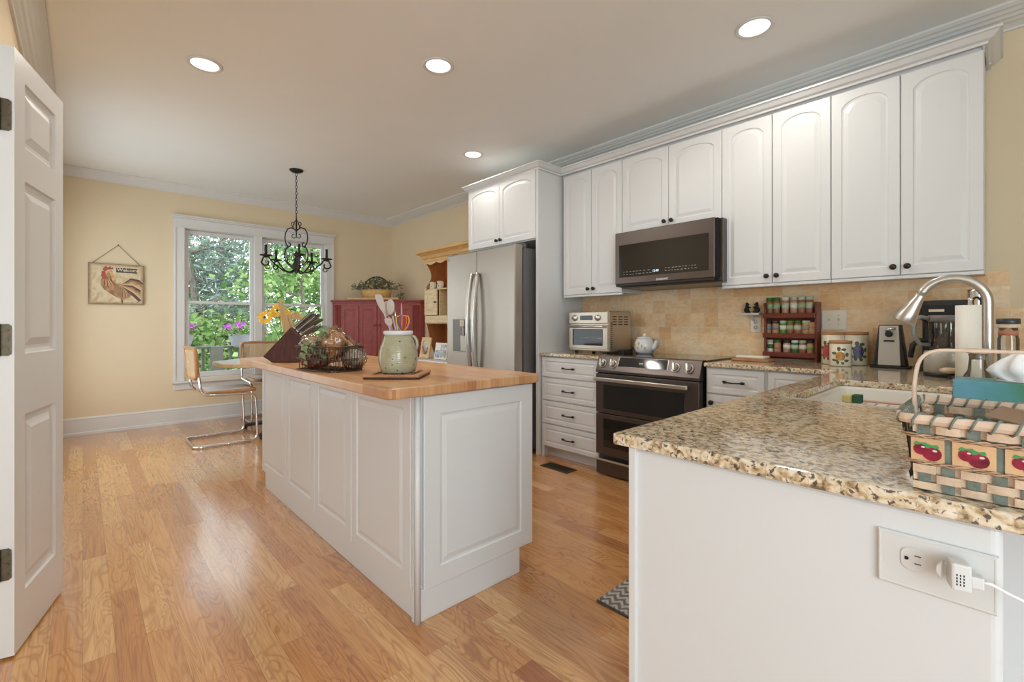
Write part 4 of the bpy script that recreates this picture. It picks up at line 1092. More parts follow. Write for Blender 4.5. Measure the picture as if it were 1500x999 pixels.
for s in (PI/2, -PI/2):
    planar(scr, [(0.012, -0.99)]+spiral((0.035, -0.965), 0.024, 0.010, -110, 150), a_v+s, 0.0045, st=True)
scr.build('scroll_frame', M['iron'], ch)
for i in range(5):
    an = a_v+math.radians(12+72*i)
    am = MB()
    planar(am, [(0.02, -1.07), (0.07, -1.095), (0.13, -1.085), (0.20, -1.04), (0.26, -0.985)]+spiral((0.300, -0.992), 0.042, 0.036, 160, 20, 8)+spiral((0.305, -1.010), 0.044, 0.022, -10, -210, 12), an, 0.0080)
    planar(am, [(0.30, -1.06)]+spiral((0.285, -1.055), 0.03, 0.012, -20, -260, 10), an, 0.0045)
    planar(am, [(0.05, -1.05), (0.10, -1.0), (0.13, -0.97)]+spiral((0.108, -0.962), 0.024, 0.010, -20, 250, 10), an, 0.0045)
    a_ = am.build('arm', M['iron'], ch)
    c = (0.305*math.cos(an), 0.305*math.sin(an), -0.955)
    pm = MB(); pm.lathe([(0.0, -0.012), (0.012, -0.012), (0.016, 0.0), (0.045, 0.008), (0.052, 0.018), (0.047, 0.016), (0.018, 0.006), (0, 0.006)], c, 14)
    for j in range(8):
        b_ = 2*PI*j/8; pm.tube([(c[0]+0.045*math.cos(b_), c[1]+0.045*math.sin(b_), c[2]+0.012), (c[0]+0.062*math.cos(b_), c[1]+0.062*math.sin(b_), c[2]+0.012)], [0.006, 0.002], 5)
    p = pm.build('drip_pan', M['iron'], ch)
    cm = MB(); cm.cyl((c[0], c[1], c[2]+0.006), (c[0], c[1], c[2]+0.118), 0.0125, 12); cm.build('candle_sleeve', M['iron'], ch)

# ================================================================== dining table and chairs
TX, TY, TZ = -5.52, 1.66, 0.778
tb_ = thing('dining_table', 'octagonal white dining table with a wood edge below the chandelier', 'table', (TX, TY, 0))
def oct_(hx, c): return [(-hx+c, -hx), (hx-c, -hx), (hx, -hx+c), (hx, hx-c), (hx-c, hx), (-hx+c, hx), (-hx, hx-c), (-hx, -hx+c)]
MB().prism(oct_(0.655, 0.45), 0.036, (0, 0, TZ-0.040), (1,0,0), (0,1,0), (0,0,1)).build('edge_band', M['bamboo'], tb_, 0.004)
MB().prism(oct_(0.648, 0.447), 0.004, (0, 0, TZ-0.0035), (1,0,0), (0,1,0), (0,0,1)).build('tabletop', M['laminate'], tb_)
MB().lathe([(0.055, 0.05), (0.05, 0.09), (0.04, 0.13), (0.04, 0.65), (0.06, 0.70), (0.20, 0.73), (0.20, 0.7375)], n=20).build('pedestal', M['chrome'], tb_)
for i in range(4):
    a = PI/4+i*PI/2; mb = MB(); mb.tube([(0.03*math.cos(a), 0.03*math.sin(a), 0.09), (0.25*math.cos(a), 0.25*math.sin(a), 0.07), (0.47*math.cos(a), 0.47*math.sin(a), 0.035)], [0.03, 0.026, 0.02], 10)
    mb.cyl((0.45*math.cos(a), 0.45*math.sin(a), 0.0), (0.45*math.cos(a), 0.45*math.sin(a), 0.02), 0.02, 10)
    mb.build('foot', M['bplastic'], tb_)
def fillet(P, r, n=6):
    P = [Vector(p) for p in P]; out = [P[0]]
    for a, b_, c in zip(P, P[1:], P[2:]):
        u = (a-b_); v = (c-b_); rr_ = min(r, u.length*0.48, v.length*0.48); u.normalize(); v.normalize()
        p0, p1 = b_+u*rr_, b_+v*rr_
        for k in range(n+1):
            t = k/n; out.append(p0*(1-t)**2+b_*2*t*(1-t)+p1*t*t)
    out.append(P[-1]); return out
def cesca(label, loc, rot, first=None):
    r = thing('cantilever_chair', label, 'chair', loc, rot, group='tubular steel cantilever chairs at the dining table')
    W = 0.262; rt_ = 0.0125
    # faces +Y locally; back at -Y
    path = [(-W+0.02, -0.265, 0.93), (-W, -0.215, 0.50), (-W, 0.24, 0.48), (-W, 0.26, 0.015), (-W, -0.27, 0.015), (W, -0.27, 0.015), (W, 0.26, 0.015), (W, 0.24, 0.48), (W, -0.215, 0.50), (W-0.02, -0.265, 0.93)]
    MB().tube(fillet(path, 0.07), rt_, 10).build('tubular_frame', M['chrome'], r)
    mb = MB(); mb.prism(top_poly(-0.235, 0.235, -0.19, 0.265, 0.05), 0.030, (0, 0, 0.497), (1,0,0), (0,1,0), (0,0,1)); mb.build('seat_frame', M['beech'], r, 0.008)
    mb = MB(); mb.prism(top_poly(-0.19, 0.19, -0.15, 0.22, 0.03), 0.006, (0, 0, 0.5255), (1,0,0), (0,1,0), (0,0,1)); mb.build('seat', M['canvas'], r, 0.002)
    # curved back frame with cane
    def bp(u, z_, off=0.0): return Vector((u, -0.262+0.028*(1-(u/0.26)**2)*-1+off-0.06*(z_-0.9), z_))
    fr_ = MB(); loop_ = []
    c, x0, x1, z0, z1 = 0.05, -0.262, 0.262, 0.655, 0.945
    pts = top_poly(x0, x1, z0, z1, c)
    P2 = []
    for i in range(len(pts)):
        a, b_ = Vector(pts[i]), Vector(pts[(i+1) % len(pts)]); nseg = max(1, int((b_-a).length/0.06))
        for k in range(nseg): q_ = a+(b_-a)*k/nseg; P2.append(bp(q_.x, q_.y))
    fr_.tube(P2, 0.019, 10, loop=True, flat=0.75); fr_.build('backrest_frame', M['beech'], r)
    cb = MB(); nx = 10
    rs = [[bp(x0+0.01+(x1-x0-0.02)*i/nx, z_, o_) for i in range(nx+1)] for z_, o_ in ((z0+0.01, 0.002), (z1-0.01, 0.002), (z1-0.01, -0.002), (z0+0.01, -0.002))]
    cb.rings(rs, None, closed=False, cap0=False, cap1=False, loop=True, smooth=False); cb.build('cane_back', cane, r)
    return r
mC, ntC, bC = new_mat('woven_cane'); gg = G(ntC); Xc, Yc, Zc = gg.coords()
wv = gg.math('MULTIPLY', gg.math('SINE', gg.math('MULTIPLY', Xc, 500)), gg.math('SINE', gg.math('MULTIPLY', Zc, 500)))
gg.L.new(gg.ramp(wv, [(0.35, (0.62, 0.45, 0.26)), (0.60, (0.50, 0.32, 0.16))]), bC.inputs['Base Color']); bC.inputs['Roughness'].default_value = 0.6
tr = gg.n('ShaderNodeBsdfTransparent'); mx = gg.n('ShaderNodeMixShader'); gg.L.new(gg.math('GREATER_THAN', wv, 0.35), mx.inputs[0])
gg.L.new(bC.outputs[0], mx.inputs[1]); gg.L.new(tr.outputs[0], mx.inputs[2]); gg.L.new(mx.outputs[0], ntC.nodes['Material Output'].inputs[0])
cane = mC
c1_ = cesca('cane-backed chrome cantilever chair at the left side of the dining table', (-5.40, 1.03, 0), 0.0)
c2_ = cesca('cane-backed chrome cantilever chair on the window side of the dining table', (-6.22, 1.70, 0), -PI/2)

# sunflowers in a white pitcher on the table
vs = thing('sunflower_vase', 'white vase of yellow sunflowers on the dining table behind the knife block', 'vase', (-5.18, 1.55, TZ+0.001))
MB().lathe([(0.0, 0.001), (0.06, 0.001), (0.075, 0.05), (0.07, 0.12), (0.05, 0.17), (0.06, 0.21), (0.055, 0.21), (0.045, 0.17), (0, 0.16)], n=20).build('vase', M['ceramic'], vs)
random.seed(5)
for i, (px, py) in enumerate(((388, 465), (406, 455), (419, 463))):
    c = onx(px, py, -5.18+0.02*i)-Vector((-5.18, 1.55, TZ)); ax = Vector((0.75, -0.55, 0.25+0.1*i)).normalized()
    qm = ax.to_track_quat('Z', 'Y').to_matrix().to_4x4(); qm.translation = c
    mb = MB(); R0 = 0.085
    for k in range(18):
        a = 2*PI*k/18+random.uniform(-.1, .1); rr_ = R0*random.uniform(0.85, 1.1); ca, sa = math.cos(a), math.sin(a)
        mb.faces([qm @ Vector((0.018*ca, 0.018*sa, 0)), qm @ Vector((0.6*rr_*ca-0.014*sa, 0.6*rr_*sa+0.014*ca, 0.006)), qm @ Vector((rr_*ca, rr_*sa, 0.0)), qm @ Vector((0.6*rr_*ca+0.014*sa, 0.6*rr_*sa-0.014*ca, 0.004))], [(0,1,2,3)])
    fl = mb.build('sunflower', M['petal'], vs)
    MB().ball(c+ax*0.003, 0.011, sc=(1,1,1)).build('seed_head', M['walnut'], fl)
    MB().tube([c-ax*0.005, c*0.6+Vector((0,0,0.12)), (0,0,0.15)], 0.004, 6).build('stem', M['ivy'], vs)

# ================================================================== things on the island
ZI = 0.9305
# trivet and utensil jug
jc = onz(579, 551.5, ZI); jx, jy = jc.x, jc.y+0.015
tv = thing('wooden_trivet', 'reddish wooden slatted trivet under the stoneware jug', 'trivet', (jx+0.0, jy, ZI+0.001), math.radians(45)+0.0)
mb = MB()
mb.prism([p for p in top_poly(-0.125, 0.125, -0.125, 0.125, 0.02)], 0.006, (0,0,0.0), (1,0,0), (0,1,0), (0,0,1))
mb.build('base', M['walnut'], tv, 0.002)
mb = MB()
for a, b_, c, d in ((-0.125, 0.125, -0.125, -0.095), (-0.125, 0.125, 0.095, 0.125), (-0.125, -0.095, -0.095, 0.095), (0.095, 0.125, -0.095, 0.095)): mb.box(a, b_, c, d, 0.0065, 0.018)
for q_ in (-0.06, -0.02, 0.02, 0.06): mb.box(q_-0.011, q_+0.011, -0.095, 0.095, 0.0065, 0.017)
mb.build('slatted_frame', M['lidwood'], tv, 0.003)
zj = ZI+0.020
jug = thing('stoneware_jug', 'speckled olive-green stoneware jug with a white rim holding utensils on the island', 'jug', (jx, jy, zj))
ms, nts, bs = new_mat('speckled_stoneware'); gg = G(nts); tc = gg.n('ShaderNodeTexCoord')
vo = gg.n('ShaderNodeTexVoronoi'); vo.inputs['Scale'].default_value = 45; gg.L.new(tc.outputs['Object'], vo.inputs['Vector'])
sel = gg.math('MULTIPLY', gg.math('LESS_THAN', vo.outputs['Distance'], 0.16), gg.math('GREATER_THAN', gg.white(vo.outputs['Position'])[0], 0.45))
nn = gg.noise(tc.outputs['Object'], 20, 4)
gl_ = gg.mix(sel, gg.ramp(nn, [(0.3, (0.34, 0.32, 0.20)), (0.7, (0.42, 0.40, 0.27))]), (0.05, 0.04, 0.03))
gg.L.new(gl_, bs.inputs['Base Color']); bs.inputs['Roughness'].default_value = 0.18; bs.inputs['Coat Weight'].default_value = 0.4
Xj, Yj, Zj = gg.coords()
gg.L.new(gg.bump(gg.math('SINE', gg.math('MULTIPLY', Zj, 700)), 0.25, 0.001), bs.inputs['Normal'])
MB().lathe([(0.0, 0.0), (0.072, 0.0), (0.076, 0.003), (0.084, 0.03), (0.088, 0.06), (0.086, 0.09), (0.077, 0.122), (0.066, 0.150), (0.060, 0.172), (0.055, 0.172), (0.05, 0.15), (0.07, 0.06), (0.0, 0.02)], n=40).build('body', ms, jug)
MB().lathe([(0.060, 0.168), (0.066, 0.172), (0.067, 0.182), (0.064, 0.188), (0.058, 0.188), (0.055, 0.180), (0.056, 0.170)], n=40).build('rim', mat('white_glaze', (0.68, 0.70, 0.72), 0.15, coat=0.4), jug)
uv = Vector((RT[0], RT[1], 0))
MB().tube([uv*0.061+Vector((0,0,0.163)), uv*0.075+Vector((0,0,0.160)), uv*0.085+Vector((0,0,0.142)), uv*0.087+Vector((0,0,0.12)), uv*0.081+Vector((0,0,0.10))], 0.0045, 8, flat=1.6).build('handle', ms, jug)
spoonm = mat('weathered_wood', (0.50, 0.43, 0.38), 0.6, noise=0.15, nscale=25)
def from_px(px, py, dd=0.0):
    # point on the vertical plane through the jug axis that faces the camera
    d = Vector(ray(px, py)); n_ = Vector((FW[0], FW[1], 0)); t_ = (Vector((jx, jy, 0)).dot(n_)+dd)/d.dot(n_); p = Vector((0,0,HC))+d*t_; return p
def utensil(name, label, cat, top, low, head, m, dd, w=0.004, col2=None, grp='utensils standing in the stoneware jug'):
    r = thing(name, label, cat, from_px(*low, dd), group=grp)
    T_ = from_px(*top, dd)-r.location; d = T_.normalized()
    MB().tube([Vector((0,0,0))-d*0.0, T_*0.55], w, 8).build('handle', m, r)
    if head == 'spatula':
        qm = d.to_track_quat('Z', 'Y').to_matrix().to_4x4(); L_ = T_.length
        MB().prism([(-0.006, L_*0.5), (0.006, L_*0.5), (0.017, L_*0.72), (0.017, L_*0.97), (0.008, L_*1.0), (-0.008, L_*1.0), (-0.017, L_*0.95), (-0.017, L_*0.72)], 0.005, (0,0,0), uv, d, Vector((FW[0], FW[1], 0))).build('blade', m, r, 0.0015)
    elif head == 'spoon':
        L_ = T_.length
        mb_ = MB(); mb_.ball(T_*0.82, 0.02, sc=(1.0, 0.45, 1.75), mtx=Matrix.Rotation(YAW, 4, 'Z')); mb_.build('bowl', m, r)
    elif head == 'point':
        MB().tube([T_*0.5, T_*0.8, T_], [w, w*0.9, 0.0012], 8).build('tip', col2 or m, r)
    return r
utensil('wooden_spatula', 'tallest pale wooden spatula leaning left out of the stoneware jug', 'spatula', (553, 431), (573, 487), 'spatula', spoonm, -0.01)
utensil('wooden_spoon', 'pale wooden spoon standing upright left of centre in the stoneware jug', 'spoon', (564, 444), (576, 489), 'spoon', spoonm, 0.02)
utensil('wooden_spoon', 'broad pale wooden spoon in the middle of the stoneware jug', 'spoon', (570, 441), (581, 489), 'spoon', spoonm, -0.015)
utensil('wooden_spatula', 'short pale wooden spatula low at the front left of the stoneware jug', 'spatula', (568, 466), (573, 490), 'spatula', spoonm, -0.03)
utensil('scissors', 'pointed steel scissors tip between the spoons and the coloured whisk', 'scissors', (578, 453), (583, 488), 'point', M['wplastic'], 0.0, 0.004, M['chrome'])
wk = thing('whisk', 'balloon whisk with orange, blue and yellow silicone wires standing in the stoneware jug', 'whisk', from_px(590, 488, 0.01), group='utensils standing in the stoneware jug')
base_ = from_px(590, 488, 0.01)
hz_ = 0.082
cols = [(0.75, 0.16, 0.03), (0.80, 0.32, 0.02), (0.06, 0.07, 0.28), (0.75, 0.45, 0.05), (0.10, 0.10, 0.35), (0.65, 0.10, 0.05)]
for k in range(6):
    a = PI*k/6; pts = []
    for i in range(15):
        t_ = PI*i/14; rr_ = 0.021*math.sin(t_)**0.8; z_ = 0.0
        # wire loop: up one side, over, down the other
    pts = [(0.006*math.cos(a), 0.006*math.sin(a), 0.0)]
    for t_ in (0.2, 0.4, 0.6, 0.8, 0.93): pts.append((0.033*math.sin(PI*t_*0.72)*math.cos(a), 0.033*math.sin(PI*t_*0.72)*math.sin(a), hz_*t_))
    pts.append((0, 0, hz_*1.0)); pts += [(-x, -y, z_) for x, y, z_ in pts[-2::-1]]
    MB().tube(pts, 0.0027, 6).build('wire', mat('silicone_%d' % k, cols[k], 0.4), wk)
utensil('honey_dipper', 'narrow pale utensil handle rising above the coloured whisk', 'utensil', (588, 444), (589, 487), 'point', spoonm, 0.03, 0.0035)

# knife block (its long side runs square to the view)
kz = ZI+0.001
K0 = onz(398, 531, kz); KD = (K0.x*FW[0]+K0.y*FW[1]); wv_ = Vector((FW[0], FW[1], 0))
def kq(px, py): return ((px-398)*KD/FPX, max(0.0, (531-py)*KD/FPX))
kb = thing('knife_block', 'dark walnut slanted knife block full of knives on the island', 'knife block', (K0.x, K0.y, kz))
MB().prism([kq(384.5, 522.5), kq(398, 531), kq(437.5, 531), kq(441, 495), kq(425.5, 479)], 0.115, (0,0,0), uv, (0,0,1), wv_).build('block', M['walnut'], kb, 0.005)
MB().prism([(0.01, -0.0005), (0.02, -0.0005), (0.02, 0.004), (0.01, 0.004)], 0.01, (0,0,0)-wv_*0.0 if False else (0,0,0), uv, (0,0,1), wv_).build('foot', M['bplastic'], kb)
hm = mat('knife_handle', (0.13, 0.10, 0.075), 0.55, noise=0.3, nscale=40)
fa, fb = kq(426.5, 480), kq(440.5, 494)
for i, (t_, dd, ex, ey) in enumerate(((0.10, 0.020, 454, 458), (0.12, 0.060, 456, 459.5), (0.14, 0.095, 458, 460), (0.42, 0.020, 459, 464), (0.45, 0.062, 461, 466), (0.47, 0.096, 463, 467), (0.74, 0.022, 458, 477), (0.76, 0.060, 461, 478), (0.80, 0.095, 464, 478))):
    bx_, bz_ = fa[0]+(fb[0]-fa[0])*t_, fa[1]+(fb[1]-fa[1])*t_
    e_ = kq(ex, ey); o_ = Vector((K0.x, K0.y, kz))+uv*bx_+Vector((0,0,bz_))+wv_*dd
    d_ = (uv*(e_[0]-bx_)+Vector((0,0,e_[1]-bz_))); ln = d_.length; d_.normalize(); nd = wv_.cross(d_).normalized()
    if nd.z < 0: nd = -nd
    o_ += d_*0.003
    k_ = thing('kitchen_knife', 'kitchen knife with a dark riveted handle held in the walnut knife block', 'knife', o_, group='knives in the walnut block')
    MB().prism([(0.010, -0.008), (ln*0.55, -0.009), (ln-0.004, -0.0115), (ln, 0.0), (ln-0.006, 0.008), (0.010, 0.008)], 0.014, -wv_*0.007, d_, nd, wv_).build('handle', hm, k_, 0.002)
    MB().prism([(0.0, -0.009), (0.011, -0.009), (0.011, 0.009), (0.0, 0.009)], 0.012, -wv_*0.006, d_, nd, wv_).build('bolster', M['satin'], k_)
    MB().prism([(0.011, -0.0012), (ln-0.002, -0.0018), (ln-0.002, 0.0008), (0.011, 0.0012)], 0.0152, -wv_*0.0076, d_, nd, wv_).build('tang', M['satin'], k_)
# cutting boards standing behind the block
def board(lab, polys, dd, th=0.014, hole=None):
    r = thing('cutting_board', lab, 'cutting board', (K0.x+wv_.x*dd, K0.y+wv_.y*dd, kz), group='cutting boards behind the knife block')
    f_ = (KD+dd)/KD
    def q_(px, py): 
        return ((px-398)*(KD+dd)/FPX + 0.0, max(0.0, HC-kz-(py-HYP)*(KD+dd)/FPX))
    MB_b = MB()
    for p in polys: MB_b.prism([q_(*c) for c in p], th, (0,0,0), uv, (0,0,1), wv_)
    MB_b.build('board', M['bamboo'], r, 0.0015)
    return r
board('narrow bamboo cutting board with a long handle, leftmost behind the knife block', [[(392.5, 438.5), (396, 436.5), (404, 461), (417, 505), (423, 528), (410, 528), (399, 480)]], 0.125)
board('bamboo cutting board in the middle of the three behind the knife block', [[(401, 462), (407, 460), (416, 488), (428, 528), (418, 528), (409, 495)]], 0.145)
board('bamboo cutting board with a long hand hole, nearest the knives', [[(404, 461), (417, 456), (424, 466), (419, 469), (407.5, 466)], [(404, 461), (407.5, 466), (413.5, 480), (413, 500), (409, 492)], [(424, 466), (437, 470), (440, 478), (432, 528), (416, 528), (413, 500), (413.5, 480), (418.5, 479), (419, 469)]], 0.165)

# wire bread basket
wb = thing('wire_basket', 'dark wire basket on the island filled with bagged bread', 'basket', (-2.45, 0.95, ZI+0.002))
c0 = onz(435, 541, ZI); c1v = onz(487, 547, ZI); c2v = onz(533, 542, ZI); c3v = c0+(c2v-c1v)
c0 = Vector((c0.x, c0.y, ZI)); base_pts = [c0, Vector((c1v.x, c1v.y, ZI)), Vector((c2v.x, c2v.y, ZI)), Vector((c3v.x, c3v.y, ZI))]
cen = sum(base_pts, Vector())/4
Hb = 0.125
mb = MB()
def loop_at(z, k): return [cen+(p-cen)*k+Vector((0,0,z)) for p in base_pts]
def rl(z, k, r=0.0028):
    lp = loop_at(z, k); mb.tube(fillet(lp+[lp[0]], 0.03, 3)[:-1], r, 6, loop=True)
rl(0.004, 1.0, 0.003); rl(Hb*0.45, 1.02, 0.002); rl(Hb*0.5, 1.02, 0.002); rl(Hb, 1.05, 0.004); rl(Hb*0.93, 1.045, 0.002)
for a, b_ in ((0, 1), (1, 2), (2, 3), (3, 0)):
    lo_, hi_ = loop_at(0.004, 1.0), loop_at(Hb, 1.05)
    for k in range(1, 12):
        t_ = k/12; mb.tube([lo_[a].lerp(lo_[b_], t_), hi_[a].lerp(hi_[b_], t_)], 0.0018, 5)
lo_ = loop_at(0.004, 1.0)
for k in range(1, 10):
    t_ = k/10; mb.tube([lo_[0].lerp(lo_[1], t_), lo_[3].lerp(lo_[2], t_)], 0.0018, 5)
P_(mb.build('wire_frame', M['wirem'], None), wb)
mb = MB(); hpts = [loop_at(Hb, 1.05)[1].lerp(loop_at(Hb, 1.05)[2], 0.5), None, loop_at(Hb, 1.05)[0].lerp(loop_at(Hb, 1.05)[3], 0.5)]
def blob(name, label, cat, c, sc, m, seed, rotz=0.0, tilt=0.0, amp=0.12, freq=9.0, group=None, inner=None):
    from mathutils import noise as mn
    r = thing(name, label, cat, c, group=group)
    rm_ = Matrix.Rotation(rotz, 4, 'Z') @ Matrix.Rotation(tilt, 4, 'Y')
    bmx = bmesh.new(); bmesh.ops.create_icosphere(bmx, subdivisions=4, radius=1.0)
    for v in bmx.verts:
        p = v.co.copy(); f = 1+amp*mn.noise(p*freq*0.35+Vector((seed, 0, 0)))+amp*0.45*mn.noise(p*freq+Vector((seed, 3, 1)))
        v.co = rm_ @ Vector((p.x*sc[0]*f, p.y*sc[1]*f, p.z*sc[2]*f))
    for f in bmx.faces: f.smooth = True
    me = bpy.data.meshes.new(inner or 'loaf'); bmx.to_mesh(me); bmx.free(); me.materials.append(m)
    o = bpy.data.objects.new(inner or 'loaf', me); COL.objects.link(o); o.parent = r
    return r
def bagskin(r, sc, seed, rotz, tilt, c=(0,0,0)):
    from mathutils import noise as mn
    rm_ = Matrix.Rotation(rotz, 4, 'Z') @ Matrix.Rotation(tilt, 4, 'Y')
    bmx = bmesh.new(); bmesh.ops.create_icosphere(bmx, subdivisions=4, radius=1.0)
    for v in bmx.verts:
        p = v.co.copy(); f = 1.0+0.30*mn.noise(p*3.0+Vector((seed, 0, 0)))+0.20*mn.noise(p*8+Vector((seed, 3, 1)))
        f += 0.05*mn.noise(p*22+Vector((seed, 5, 1))); v.co = rm_ @ Vector((p.x*sc[0]*f, p.y*sc[1]*f, p.z*sc[2]*f)) + Vector(c)
    for f in bmx.faces: f.smooth = True
    me = bpy.data.meshes.new('plastic_bag'); bmx.to_mesh(me); bmx.free(); me.materials.append(bagm)
    o = bpy.data.objects.new('plastic_bag', me); COL.objects.link(o); o.parent = r
bagm = glassy('crinkled_clear_bag', (0.93, 0.93, 0.94), 0.2)
nb = bagm.node_tree; gg = G(nb); tc = gg.n('ShaderNodeTexCoord'); bn = gg.bump(gg.noise(tc.outputs['Object'], 55, 4, 1.0), 1.0, 0.01)
for nd in nb.nodes:
    if nd.bl_idname == 'ShaderNodeBsdfGlossy': gg.L.new(bn, nd.inputs['Normal']); nd.inputs['Roughness'].default_value = 0.25; nd.inputs[0].default_value = (0.8, 0.8, 0.82, 1)
    if nd.bl_idname == 'ShaderNodeFresnel': gg.L.new(bn, nd.inputs['Normal'])
def ip(px, py, dd=0.0):
    d = Vector(ray(px, py)); n_ = Vector((FW[0], FW[1], 0)); t_ = (cen.dot(n_)+dd)/d.dot(n_); return Vector((0,0,HC))+d*t_
la = math.atan2(uv.y, uv.x)
b1 = blob('bread_loaf', 'rounded golden loaf in a clear bag at the middle of the wire basket', 'bread', ip(487, 505, -0.02), (0.062, 0.055, 0.072), M['bread'], 1.0, la, 0.35, amp=0.3)
bagskin(b1, (0.072, 0.068, 0.088), 2.0, la, 0.15)
b2 = blob('bread_loaf', 'long brown baguette end in a clear bag slanting right in the wire basket', 'bread', ip(505, 508, 0.05), (0.10, 0.038, 0.036), M['bread'], 5.0, la, 0.78, amp=0.3)
bagskin(b2, (0.115, 0.055, 0.055), 8.0, la, 0.75)
b3 = blob('bread_loaf', 'pale sliced bread in a clear bag at the right end of the wire basket', 'bread', ip(519, 524, -0.02), (0.048, 0.05, 0.045), mat('pale_bread', (0.50, 0.40, 0.30), 0.7, noise=0.3, nscale=25), 9.0, la, 0.1)
bagskin(b3, (0.062, 0.06, 0.058), 12.0, la, 0.1)
b4 = blob('bread_loaf', 'small tan roll in a bag at the left end of the wire basket', 'bread', ip(457, 503, 0.0), (0.045, 0.04, 0.035), mat('tan_roll', (0.52, 0.36, 0.20), 0.7, noise=0.3, nscale=25), 14.0, la, 0.3)
bagskin(b4, (0.058, 0.055, 0.05), 15.0, la, 0.3)
fr2 = blob('red_grapes', 'dark red grapes showing low through the left side of the wire basket', 'fruit', ip(462, 529, 0.0), (0.075, 0.05, 0.034), M['cherry'], 21.0, la, 0.0, amp=0.3, freq=14)
iv = thing('ivy_sprig', 'variegated green ivy draped over the left end of the wire basket', 'plant', ip(462, 515, -0.07))
mb = MB(); random.seed(4)
for (px, py, s_) in ((447,512,0.05),(452,520,0.045),(444,522,0.05),(457,510,0.04),(462,503,0.04),(468,497,0.035),(474,489,0.045),(478,483,0.05),(470,484,0.04),(471,516,0.05),(474,524,0.05),(466,530,0.03),(450,503,0.035),(480,495,0.03),(448,532,0.03),(443,507,0.03)):
    c = ip(px, py, -0.075+random.uniform(-0.01, 0.01))-iv.location; d_ = Vector((random.gauss(0, .5), random.gauss(0, .5), -1)).normalized()
    n_ = Vector((FW[0], FW[1], random.uniform(-.5, .5))).normalized(); sd = d_.cross(n_).normalized()
    mb.faces([c-d_*s_*0.5, c-d_*s_*0.12+sd*s_*0.42, c+d_*s_*0.05+sd*s_*0.18, c+d_*s_*0.5, c+d_*s_*0.05-sd*s_*0.18, c-d_*s_*0.12-sd*s_*0.42], [(0,1,2,3,4,5)])
mb.build('leaves', M['ivy'], iv)
mb = MB(); mb.tube([ip(px, py, -0.068)-iv.location for px, py in ((445,505),(455,508),(465,500),(476,487),(479,497),(474,520))], 0.002, 6); mb.build('stem', M['wirem'], iv)
# ================================================================== range counter things
YW = YR-0.0125
# toaster oven
ta, tb2 = ony(833, 512, 3.16), ony(893, 512, 3.16)
to = thing('toaster_oven', 'steel toaster oven with two dials and a glass door on the left counter', 'toaster oven', (-2.43, 3.33, ZT+0.0005))
TX0, TX1, TY0, TY1, TZ0, TZ1 = ony(833, 500, 3.16).x, ony(891, 500, 3.16).x, 3.16, 3.50, ZT+0.022, ony(833, 457, 3.16).z
def tp(ob): return P_(ob, to)
tp(box_obj('shell', M['toaststeel'], None, TX0, TX1, TY0+0.015, TY1, TZ0, TZ1, 0.010))
hpan = TZ0+(TZ1-TZ0)*0.68
fp_ = tp(box_obj('control_fascia', M['toaststeel'], None, TX0+0.004, TX1-0.004, TY0, TY0+0.02, hpan+0.004, TZ1-0.004, 0.006))
o = box_obj('display', M['bglass'], None, TX0+(TX1-TX0)*0.31, TX0+(TX1-TX0)*0.62, TY0-0.003, TY0+0.001, hpan+0.035, TZ1-0.035, 0.002); o.parent = fp_
for fx_ in (0.17, 0.75):
    q = Vector((0, -1, 0)).to_track_quat('Z', 'Y').to_matrix().to_4x4(); q.translation = Vector((TX0+(TX1-TX0)*fx_, TY0, (hpan+TZ1)/2))
    o = MB().lathe([(0.027, 0.0), (0.027, 0.004), (0.021, 0.006), (0.019, 0.022), (0, 0.023)], mtx=q, n=20).build('knob', M['satin'], None); o.parent = fp_
dz1 = hpan-0.006
td = tp(box_obj('door', M['toaststeel'], None, TX0+0.006, TX1-0.006, TY0, TY0+0.02, TZ0+0.02, dz1, 0.005))
o = box_obj('window', M['bglass'], None, TX0+0.045, TX1-0.055, TY0-0.002, TY0+0.003, TZ0+0.05, dz1-0.035, 0.008); o.parent = td
mb = MB(); mb.cyl((TX0+0.05, TY0-0.003, TZ0+0.115), (TX1-0.06, TY0-0.003, TZ0+0.115), 0.0018, 6); o = mb.build('wire_shelf', M['chrome'], None); o.parent = td
mb = MB(); mb.cyl((TX0+0.03, TY0-0.032, dz1-0.015), (TX1-0.03, TY0-0.032, dz1-0.015), 0.010, 12)
for x in (TX0+0.045, TX1-0.045): mb.cyl((x, TY0+0.001, dz1-0.015), (x, TY0-0.032, dz1-0.015), 0.006, 8)
o = mb.build('handle', M['satin'], None); o.parent = td
mb = MB()
for r_ in range(4):
    for c_ in range(3): mb.box(TX1-0.001, TX1+0.0006, TY0+0.06+c_*0.085, TY0+0.12+c_*0.085, TZ1-0.05-r_*0.022, TZ1-0.042-r_*0.022)
for r_ in range(14): mb.box(TX1-0.001, TX1+0.0006, TY0+0.035, TY0+0.06, TZ0+0.03+r_*0.016, TZ0+0.037+r_*0.016)
tp(mb.build('side_vents', M['dark'], None))
mb = MB()
for x in (TX0+0.05, TX1-0.05):
    for y in (TY0+0.05, TY1-0.04): mb.cyl((x, y, ZT+0.001), (x, y, TZ0+0.002), 0.016, 12)
tp(mb.build('feet', M['bplastic'], None))
# black tray by the toaster
bt = ony(907, 516, 3.30)
tr_ = thing('power_adapter', 'small black appliance part lying beside the toaster oven', 'appliance part', (bt.x+0.01, 3.36, ZT+0.0015))
MB().prism(top_poly(-0.03, 0.03, -0.06, 0.09, 0.012), 0.035, (0,0,0), (1,0,0), (0,1,0), (0,0,1)).build('body', M['bplastic'], tr_, 0.006)
MB().tube([(0.02, 0.06, 0.03), (0.03, 0.10, 0.05), (0.035, 0.13, 0.04), (0.03, 0.15, 0.006)], 0.005, 8).build('cord', M['bplastic'], tr_)

